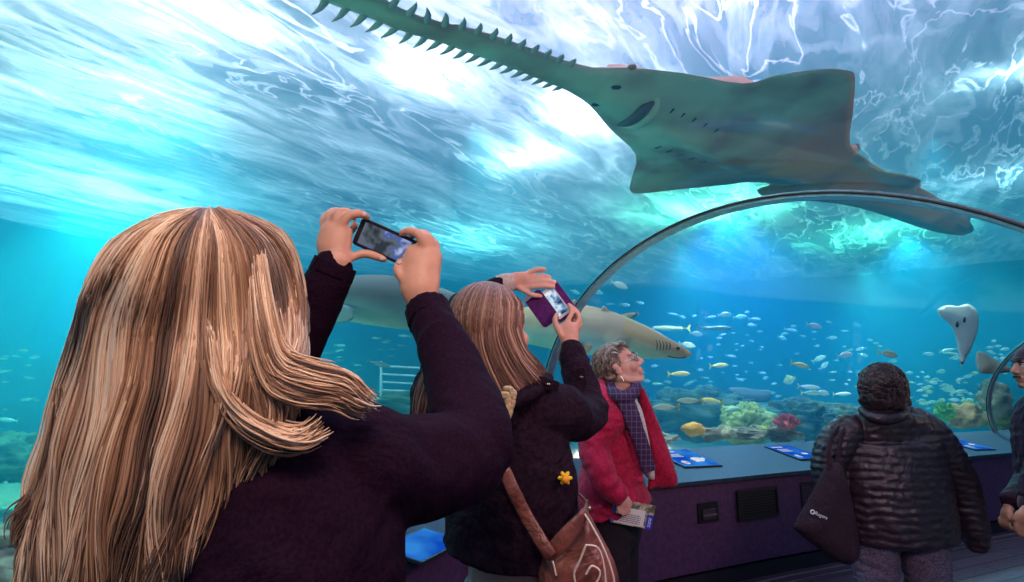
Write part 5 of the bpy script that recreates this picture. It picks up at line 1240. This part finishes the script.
# ================================================================== 4. woman in the quilted coat
def quilted():
    D = 3.1; hc = P(881, 389, D); d = V(.10, .99, 0).normalized(); R = frame((.12, .98, .10))
    root = empty('person', (hc.x, hc.y, 0)); tag(root, 'woman with curly black hair in dark quilted jacket and jeans facing the tank', 'person')
    SK = skin('brown skin', (.30, .14, .09)); mb = MB(); head(mb, hc, R, 1.0)
    nb = P(884, 412, D); neck(mb, hc, R, 1, nb, .056); side = V(d.y, -d.x, 0)
    tc = P(886, 440, D + .02); hip = V(P(890, 500, D).x, tc.y, .96)
    shR = P(936, 434, D); elR = P(958, 480, D + .02); wrR = P(973, 528, D - .02)
    shL = P(840, 434, D); elL = P(828, 468, D - .02); wrL = P(834, 500, D - .10)
    mb.tube([nb, tc, tc + V(0, 0, -.2), hip], [(.07, .06), (.18, .10), (.18, .12), (.19, .13)], n=20, ref=d)
    feet = [tuple(V(hip.x, hip.y, 0) - side * .13)[:2], tuple(V(hip.x, hip.y, 0) + side * .13)[:2]]
    legs(mb, hip, feet, r=(.10, .07, .05), hw=.11, side=side)
    mb.tube([shR, elR, wrR], [.05, .04, .027], n=14); mb.tube([shL, elL, wrL], [.05, .04, .027], n=14)
    for wr_, k in ((wrR, 1), (wrL, -1)):
        hand(mb, wr_, [wr_ + V(.01, 0, -.03), wr_ + V(.015, .005, -.065)], [([wr_ + V(.015, (j - 1.5) * .018, -.07), wr_ + V(.018, .012 + (j - 1.5) * .018, -.10), wr_ + V(.002, .015 + (j - 1.5) * .018, -.122)], .0085) for j in range(4)],
             ([wr_ + V(.0, .02, -.03), wr_ + V(-.005, .035, -.06), wr_ + V(.0, .04, -.085)], .0095), pr=(.038, .016), ref=(1, 0, 0))
    link('body', bake(mb, .006, 3, 'body'), SK, root)
    # quilted coat: narrow horizontal channels
    def quilt(co, n):
        z = co.z * 2 * math.pi / .040 + 2.2 * noise.noise(co * 3.2) + 1.8 * noise.noise(co * 9)
        fade = max(0, min(1, (1.33 - co.z) / .10)) if abs(co.x - tc.x) < .26 else 1
        return (.0048 * abs(math.sin(z / 2)) - .002) * (.25 + .75 * fade) + folds(.006, (12, 12, 26), 4)(co, n) - (.006 * math.exp(-((((co.x - tc.x) * 8.5) % 1 - .5) / .06) ** 2) if co.z > 1.26 and abs(co.x - tc.x) < .24 else 0)
    Y = lambda p_: V(p_.x, tc.y, p_.z)
    s = MB()
    s.tube([nb + V(0, 0, .01), nb + V(0, 0, -.04), tc + V(0, 0, .03), tc + V(0, 0, -.12), Y(P(889, 480, D)), Y(P(890, 512, D)), Y(P(891, 536, D))], [(.10, .09), (.20, .12), (.28, .165), (.285, .19), (.29, .20), (.295, .205), (.285, .20)], n=32, ref=d, round_=False)
    s.tube([shR + V(-.05, 0, .02), P(938, 446, D), elR, P(968, 510, D), P(975, 532, D - .02), P(977, 543, D - .03)], [.09, .098, .092, .080, .068, .055], n=22)
    s.tube([shL + V(.05, 0, .02), P(836, 446, D), elL, P(833, 490, D - .08)], [.09, .098, .085, .07], n=22)
    mq = cloth('black quilted nylon', (.012, .004, .009), (.024, .009, .018), s=60, bump=.2, bs=200, rough=.42, sheen=0, wr=.5, spec=.6)
    link('jacket', bake(s, .0085, 3, 'jacket', fn=quilt), mq, root)
    sm = mat('seam thread', (.006, .003, .005), rough=.8)
    yb = D - .175   # yoke seams across the upper back
    cl = MB(); cl.tube([P(862, 410, D - .02), P(872, 417, D - .10), P(886, 419, D - .12), P(900, 416, D - .10), P(908, 409, D - .02)], [.022, .030, .032, .030, .022], n=14)
    link('collar', bake(cl, .007, 3, 'collar', fn=folds(.003, (14, 14, 14))), mq, root)
    # hair, short tight curls
    hm = hairmat('black curls', [(0, (.010, .005, .006)), (.7, (.040, .016, .020)), (1, (.10, .045, .05))], rough=.45)
    u = MB(); u.ell(hc + R @ V(0, -.02, .033), (.112, .11, .110), R, nu=24, nv=16); u.ell(hc + R @ V(-.0, -.030, -.05), (.128, .09, .065), R)
    hair = link('hair', bake(u, .008, 3, 'hair', fn=lambda co, n: .016 * noise.noise(co * 16) + .014 * noise.noise(co * 34) + .006 * noise.noise(co * 80)), hm, root); settint(hair.data, lambda v: .35 + .5 * noise.noise(v.co * 55))
    g = np.random.default_rng(9); mb2 = MB()
    for k in range(620):
        t1 = g.uniform(0, 6.28); p1 = g.uniform(.15, 2.35); q = V(math.sin(p1) * math.cos(t1), math.sin(p1) * math.sin(t1), math.cos(p1))
        if q.y > .55 and q.z < .5: continue
        low = max(0, -q.z); b0 = hc + R @ V(q.x * (.108 + .032 * low), -.022 + q.y * .11, .030 + q.z * .112); a1 = g.uniform(0, 6.28); e1 = R @ V(-q.z, .3, q.x); e1.normalize(); e2 = (R @ q).cross(e1)
        r0 = g.uniform(.012, .024); pts = [b0 + (e1 * math.cos(a1 + j * 1.1) + e2 * math.sin(a1 + j * 1.1)) * r0 + V(0, 0, -.004 * j) + (R @ q) * .003 for j in range(7)]
        mb2.tube(pts, [.0022, .0032, .0034, .0034, .0032, .0026, .001], n=5, sub=2, col=max(0, min(1, g.normal(.5, .3))), round_=False)
    obj('curls', mb2, hm, hair, recalc=False)
    t_ = MB(); t_.tube([Y(P(890, 528, D)), Y(P(891, 540, D)), hip + V(0, 0, -.10)], [(.19, .13), (.20, .14), (.20, .16)], n=24, ref=d, round_=False); legs(t_, hip + V(0, 0, -.14), feet, r=(.135, .098, .078), hw=.125, side=side)
    link('jeans', bake(t_, .010, 3, 'jeans', fn=folds(.009, (9, 9, 20), 8, 1.6)), cloth('grey blue denim', (.07, .055, .09), (.16, .13, .19), s=120, bump=.5, bs=500, wr=.8, sheen=0), root)
    shoes(root, mat('dark trainer', (.03, .03, .035), rough=.5), feet, d)
    # tote bag
    c = P(826, 515, D - .16); tb = empty('tote_bag', c); tag(tb, 'black cloth tote bag with small white logo hanging from the quilted woman arm', 'bag')
    q = [(829,464),(840,463),(847,480),(855,515),(860,548),(858,558),(850,565),(836,561),(815,546),(797,532),(794,524),(803,508),(814,488),(822,472)]
    loc = [((x - 826) * (D - .16) / F, -(y - 515) * (D - .16) / F) for x, y in q]
    pl = lambda x, y, z: c + CAMR * x + CAMU * y - CAMF * z + V(0, 0, 0)
    bd = inflate(loc, .016, lambda x, y, dd: (.055 * (1 - math.exp(-dd / .03)) + .010 * noise.noise(V(x * 12, y * 9, 1)) * min(1, dd / .03), .04 * (1 - math.exp(-dd / .03))), pl, sub=2)
    mt_ = cloth('black tote cloth', (.020, .010, .018), (.034, .018, .030), s=120, bump=.3, bs=300, wr=.6, sheen=0)
    link('sack', weld(bd.mesh('sack')), mt_, tb)
    obj('handle', MB().tube([P(830, 470, D - .18), P(829, 450, D - .16), P(833, 436, D - .10), P(843, 425, D - .02)], [(.014, .003)] * 4, n=8, ref=CAMF), mt_, tb)
    obj('handle', MB().tube([P(838, 470, D - .14), P(839, 450, D - .13), P(842, 436, D - .10), P(848, 425, D - .04)], [(.014, .003)] * 4, n=8, ref=CAMF), mt_, tb)
    rot = Matrix((CAMR, CAMU, -CAMF)).transposed() @ Matrix.Rotation(math.radians(-23), 3, 'Z')
    lg = P(812.5, 512, D - .232); ring = [lg + rot @ V(.0095 * math.cos(a), .0095 * math.sin(a), 0) for a in [2 * math.pi * k / 16 for k in range(17)]]
    rg = obj('logo_ring', MB().tube(ring, .0030, n=6, sub=1, cap=False), M_white, tb)
    text('Rogers', lg + rot @ V(.014, 0, -.001), rot, .024, M_white, tb, 'lettering', .001, 'LEFT')
quilted()

# ================================================================== 5. man at the right
def man():
    D = 3.15; hc = P(1035, 367, D); d = V(-.90, .25, 0).normalized(); R = frame((-.93, .12, .02))
    root = empty('person', (hc.x, hc.y, 0)); tag(root, 'moustached man in beanie and dark jacket at the right edge, hands clasped', 'person')
    SK = skin('tan skin', (.50, .24, .15)); mb = MB(); head(mb, hc, R, 1.04, 1.1)
    side = V(d.y, -d.x, 0); nb = P(1049, 396, D); neck(mb, hc, R, 1.04, nb, .060)
    tc = P(1053, 432, D + .02); hip = V(tc.x + .01, tc.y, .96)
    shL = tc - side * .20 + V(0, 0, .06); shR = tc + side * .20 + V(0, 0, .06)
    elN = P(1041, 475, D - .20); wrN = P(1028, 508, D - .26)    # near arm
    near, far = (shL, shR) if shL.y < shR.y else (shR, shL)
    wrF = wrN + V(-.01, .10, -.01); elF = far + V(.02, .03, -.28)
    mb.tube([nb, tc, tc + V(0, 0, -.2), hip], [(.07, .06), (.17, .09), (.15, .10), (.16, .11)], n=20, ref=d)
    feet = [tuple(V(hip.x, hip.y, 0) - side * .12)[:2], tuple(V(hip.x, hip.y, 0) + side * .12)[:2]]
    legs(mb, hip, feet, r=(.09, .065, .05), side=side)
    mb.tube([near, elN, wrN], [.055, .042, .028], n=14); mb.tube([far, elF, wrF], [.055, .042, .028], n=14)
    p = lambda x, y, q=D - .29: P(x, y, q)
    hand(mb, wrN, [p(1025, 515), p(1021, 521)], [([p(1020, 519), p(1016, 523), p(1016, 529)], .0105), ([p(1021, 522), p(1018, 527), p(1018, 533)], .0105), ([p(1023, 525), p(1021, 530), p(1021, 535)], .010), ([p(1026, 527), p(1025, 532), p(1025, 536)], .009)],
         ([p(1022, 512), p(1017, 514), p(1014, 519)], .011), pr=(.040, .022), ref=CAMF)
    hand(mb, wrF, [wrF + V(-.02, 0, -.04), wrF + V(-.02, -.02, -.07)], [([wrF + V(-.03, -.02 + j * .018, -.07), wrF + V(-.035, -.03 + j * .018, -.10), wrF + V(-.015, -.04 + j * .018, -.115)], .010) for j in range(4)],
         ([wrF + V(-.02, -.02, -.03), wrF + V(-.035, -.035, -.06)], .011), pr=(.040, .018))
    link('body', bake(mb, .005, 3, 'body'), SK, root)
    face_bits(hc, R, 1.04, root, mat('dark iris', (.02, .012, .01), rough=.2), mat('black brow hair', (.02, .014, .012), rough=.8), mat('brown lips', (.32, .13, .10), rough=.5))
    g = np.random.default_rng(3); mo = MB()
    for k in range(160):
        x = g.uniform(-.026, .026); b0 = hc + R @ (V(x, .1005 - abs(x) * .35, -.046 - abs(x) * .15) * 1.04); mo.tube([b0, b0 + R @ V(x * .16, .003, -.006), b0 + R @ V(x * .25, .001, -.011)], [.0011, .0013, .0005], n=4, sub=1, round_=False)
    obj('moustache', mo, mat('black moustache', (.018, .012, .012), rough=.8), root)
    bn = MB()
    for j in range(15):
        th = math.radians(94) * (1 - j / 14)
        for k in range(48):
            a = 2 * math.pi * k / 48; r = 1 + .012 * math.cos(a * 24) * (1 if j < 13 else 0); rr = math.sin(th) * r if j < 14 else 0.02
            bn.v.append(tuple(hc + R @ V(math.cos(a) * .087 * rr, -.016 + math.sin(a) * .106 * rr, .036 + .090 * math.cos(th) + (.006 if j == 0 else 0) - math.sin(a) * -.012 * 0))); bn.c.append(None)
    bn.f = [(j * 48 + k, j * 48 + (k + 1) % 48, j * 48 + 48 + (k + 1) % 48, j * 48 + 48 + k) for j in range(14) for k in range(48)] + [tuple(range(14 * 48, 15 * 48)), tuple(reversed(range(48)))]
    mbn = cloth('black ribbed beanie', (.022, .010, .018), (.036, .018, .030), s=160)
    b_ = obj('beanie', bn, mbn, root)
    rim = MB(); rim.tube([hc + R @ V(math.cos(a) * .088, -.016 + math.sin(a) * .107, .036) for a in [2 * math.pi * k / 32 for k in range(33)]], [(.006, .018)] * 33, n=10, ref=(0, 0, 1), sub=1, cap=False); obj('beanie_brim', rim, mbn, b_)
    mj = cloth('black padded jacket', (.016, .005, .013), (.030, .010, .024), s=80, bump=.25, bs=220, rough=.7, wr=.8, sheen=0, spec=.15)
    s = MB(); s.tube([nb + V(0, 0, .02), nb + V(0, 0, -.04), tc, tc + V(0, 0, -.2), V(hip.x, hip.y, 1.0), V(hip.x, hip.y, .86)], [(.09, .085), (.16, .11), (.235, .165), (.225, .175), (.215, .17), (.215, .17)], n=28, ref=d, round_=False)
    s.tube([near + V(0, 0, .0), near.lerp(elN, .5) + V(-.01, 0, 0), elN, P(1032, 500, D - .25)], [.09, .085, .078, .055], n=20); s.tube([far, elF, wrF + V(.02, 0, .03)], [.085, .075, .05], n=20)
    link('jacket', bake(s, .0085, 4, 'jacket', fn=folds(.009, (11, 11, 15), 12)), mj, root)
    cf = MB(); cf.tube([P(1029.5, 505, D - .255), P(1032, 499, D - .25)], [.050, .053], n=20, sub=1); obj('knit_cuff', cf, mbn, root)
    t_ = MB(); t_.tube([hip + V(0, 0, .02), hip + V(0, 0, -.10)], [(.17, .14), (.17, .14)], n=24, ref=d); legs(t_, hip, feet, r=(.11, .085, .07), hw=.10, side=side)
    link('trousers', bake(t_, .010, 3, 'trousers', fn=folds(.006, (9, 9, 14))), cloth('beige chinos', (.38, .28, .26), (.50, .38, .34), s=120, wr=.6, sheen=0), root)
    shoes(root, mat('tan shoe', (.10, .06, .03), rough=.5), feet, d)
man()

# ================================================================== ledge panels and wall fittings
def panel(q, label, title, animal, seed):
    """q: four photo pixels of the panel corners, TL TR BR BL; each lies on the sloping ledge top"""
    def onledge(x, y):
        r = P(x, y, 1) - V(0, 0, EYE); t_ = .5; best = None
        for k in range(1, 1200):
            t_ = k * .01; p = V(0, 0, EYE) + r * t_
            # distance inward from the acrylic foot
            dm, dd = 1e9, 0
            if p.z > 1.0: continue
            for i in range(len(STN) - 1):
                a, v0 = STN[i]; n_ = (v0 - a).normalized(); w = V(p.x - a.x, p.y - a.y, 0); tg = (STN[i + 1][0] - a)
                if abs(w.dot(tg.normalized())) < tg.length: dd = w.dot(n_); dm = 0; break
            if dm: continue
            zl = FOOT + .008 - (FOOT + .003 - .805) * dd / LEDGE_W
            if p.z <= zl: return V(p.x, p.y, zl)
        return onz(x, y, .85)
    c4 = [onledge(*p) for p in q]; c = sum(c4, V(0, 0, 0)) / 4
    X = ((c4[1] - c4[0]) + (c4[2] - c4[3])).normalized(); U = ((c4[0] - c4[3]) + (c4[1] - c4[2])); U = (U - X * X.dot(U)).normalized(); Z_ = X.cross(U)
    rot = Matrix((X, U, Z_)).transposed(); w = ((c4[1] - c4[0]).length + (c4[2] - c4[3]).length) / 2; h = ((c4[0] - c4[3]).dot(U) + (c4[1] - c4[2]).dot(U)) / 2
    c = c + Z_ * .003; root = empty('information_panel', c); tag(root, label, 'sign', None)
    obj('panel_frame', slab_(c, rot, w + .02, h + .02, .014, .004), mat('black panel frame', (.015, .02, .025), rough=.4), root, smooth=False)
    m = bpy.data.materials.new('backlit blue print'); t = nt(m); co = N(t, 'ShaderNodeTexCoord').outputs['Object']
    nz = N(t, 'ShaderNodeTexNoise', {'Vector': co, 'Scale': 5, 'Detail': 2}); r = ramp(t, nz.outputs[0], [(.35, (.005, .09, .62)), (.65, (.04, .30, .90))])
    N(t, 'ShaderNodeOutputMaterial', {'Surface': N(t, 'ShaderNodeEmission', {'Color': r.outputs[0], 'Strength': .75}).outputs[0]})
    obj('picture', slab_(c + Z_ * .008, rot, w, h, .002, .003), m, root, smooth=False)
    mw = bpy.data.materials.new('backlit white print'); t = nt(mw); N(t, 'ShaderNodeOutputMaterial', {'Surface': N(t, 'ShaderNodeEmission', {'Color': (.8, .88, 1, 1), 'Strength': .8}).outputs[0]})
    if not title: return
    scribble(c + rot @ V(-w * .22, h * .36, .0), rot, w * .44, h * .13, 1, mw, root, seed + 9, z=.0105, name='title')
    scribble(c + rot @ V(-w * .22, h * .12, .0), rot, w * .42, h * .22, 3, mw, root, seed, z=.0105, name='caption')
    an = MB(); a0 = c + rot @ V(w * .18, -h * .16, .0105)
    if animal: an.ell(a0, (w * .17, h * .13, .001), rot, nu=24, nv=6); an.ell(a0 + rot @ V(w * .20, h * .05, 0), (w * .045, h * .05, .001), rot); an.ell(a0 + rot @ V(-w * .12, -h * .12, 0), (w * .05, h * .03, .001), rot)
    else: an.ell(a0, (w * .12, h * .06, .001), rot, nu=24, nv=6)
    obj('animal_picture', an, mw, root)
    an = MB(); an.ell(c + rot @ V(-w * .30, -h * .32, .0105), (w * .09, h * .11, .001), rot, nu=20, nv=6); pk = obj('round_picture', an, mat('pinkish print', (.75, .38, .35), rough=.5), root)
    obj('pupil', MB().ell(c + rot @ V(-w * .27, -h * .34, .0118), (w * .02, h * .03, .001), rot, nu=10, nv=6), M_dark, pk)
panel([(664,451.5),(696,450.5),(711,466.5),(672,468)], 'blue information panel with white turtle picture, right beside the red coat', 'title', 1, 1)
panel([(774,447),(800,446.5),(814,459.5),(791,460.5)], 'blue information panel on the ledge just left of the quilted jacket', 'title', 0, 2)
panel([(944,437.5),(963,437.5),(978,450),(958,450.5)], 'blue information panel on the ledge right of the quilted jacket', 'title', 0, 3)
panel([(402,543),(434,526),(453,549),(398,575)], 'glowing blue panel low down between the blonde and brunette women', '', 0, 4)

def onwall(x, y):
    r = P(x, y, 1) - V(0, 0, EYE)
    for k in range(100, 1200):
        p = V(0, 0, EYE) + r * (k * .01)
        for i in range(len(STN) - 1):
            a, v0 = STN[i]; n_ = (v0 - a).normalized(); w = V(p.x - a.x, p.y - a.y, 0); tg = (STN[i + 1][0] - a); L = tg.length; tg.normalize()
            if abs(w.dot(tg)) < L and w.dot(n_) < LEDGE_W - .03: return p, tg, n_
    return None
def vent(root, p, rot, w, h):
    m = mat('black grille', (.010, .006, .010), rough=.5)
    fr = MB()
    for sx, sy, ww, hh in ((0, h / 2, w, .02), (0, -h / 2, w, .02), (-w / 2, 0, .02, h), (w / 2, 0, .02, h)): fr.box(p + rot @ V(sx, sy, .008), (ww, hh, .016), rot)
    obj('frame', fr, m, root, smooth=False); obj('backing', MB().box(p + rot @ V(0, 0, .002), (w, h, .004), rot), mat('grille backing', (.004, .002, .004)), root, smooth=False)
    sl = MB()
    for k in range(9): sl.box(p + rot @ V(0, -h / 2 + h * (k + 1) / 10, .007), (w, .008, .008), rot)
    obj('slats', sl, m, root, smooth=False)
def outlet(root, p, rot, w, h):
    obj('cover_plate', MB().box(p + rot @ V(0, 0, .008), (w, h, .016), rot), mat('black cover plate', (.008, .004, .008), rough=.35), root, smooth=False)
    obj('socket_face', MB().box(p + rot @ V(0, -h * .08, .02), (w * .62, h * .5, .014), rot), mat('grey socket face', (.05, .03, .05), rough=.3), root, smooth=False)
    obj('hinged_lip', MB().box(p + rot @ V(0, -h * .12, .030), (w * .66, .010, .02), rot), mat('worn metal lip', (.24, .17, .2), rough=.3, metal=.6), root, smooth=False)
def Vmul(a, b): return V(a.x * b.x, a.y * b.y, a.z * b.z)
def wallbox(name, label, cat, x0, y0, x1, y1, parts):
    ym = (y0 + y1) / 2; p, tg, n_ = onwall((x0 + x1) / 2, ym); a = onwall(x0, ym)[0]; b = onwall(x1, ym)[0]; w = (b - a).length
    h = abs(onwall((x0 + x1) / 2, y0)[0].z - onwall((x0 + x1) / 2, y1)[0].z); X = V(b.x - a.x, b.y - a.y, 0).normalized(); rot = Matrix((X, V(0, 0, 1), X.cross(V(0, 0, 1)))).transposed()
    root = empty(name, p); tag(root, label, cat); parts(root, p, rot, w, h)
wallbox('vent_grille', 'black rectangular vent grille in the purple wall, left of the tote bag', 'vent', 738, 489, 777, 517, vent)
wallbox('vent_grille', 'black vent grille mostly hidden behind the tote bag', 'vent', 801, 481, 838, 507, vent)
wallbox('wall_socket', 'small black socket box with metal lip between the brochure and the vent', 'socket', 697, 502, 717, 522, outlet)
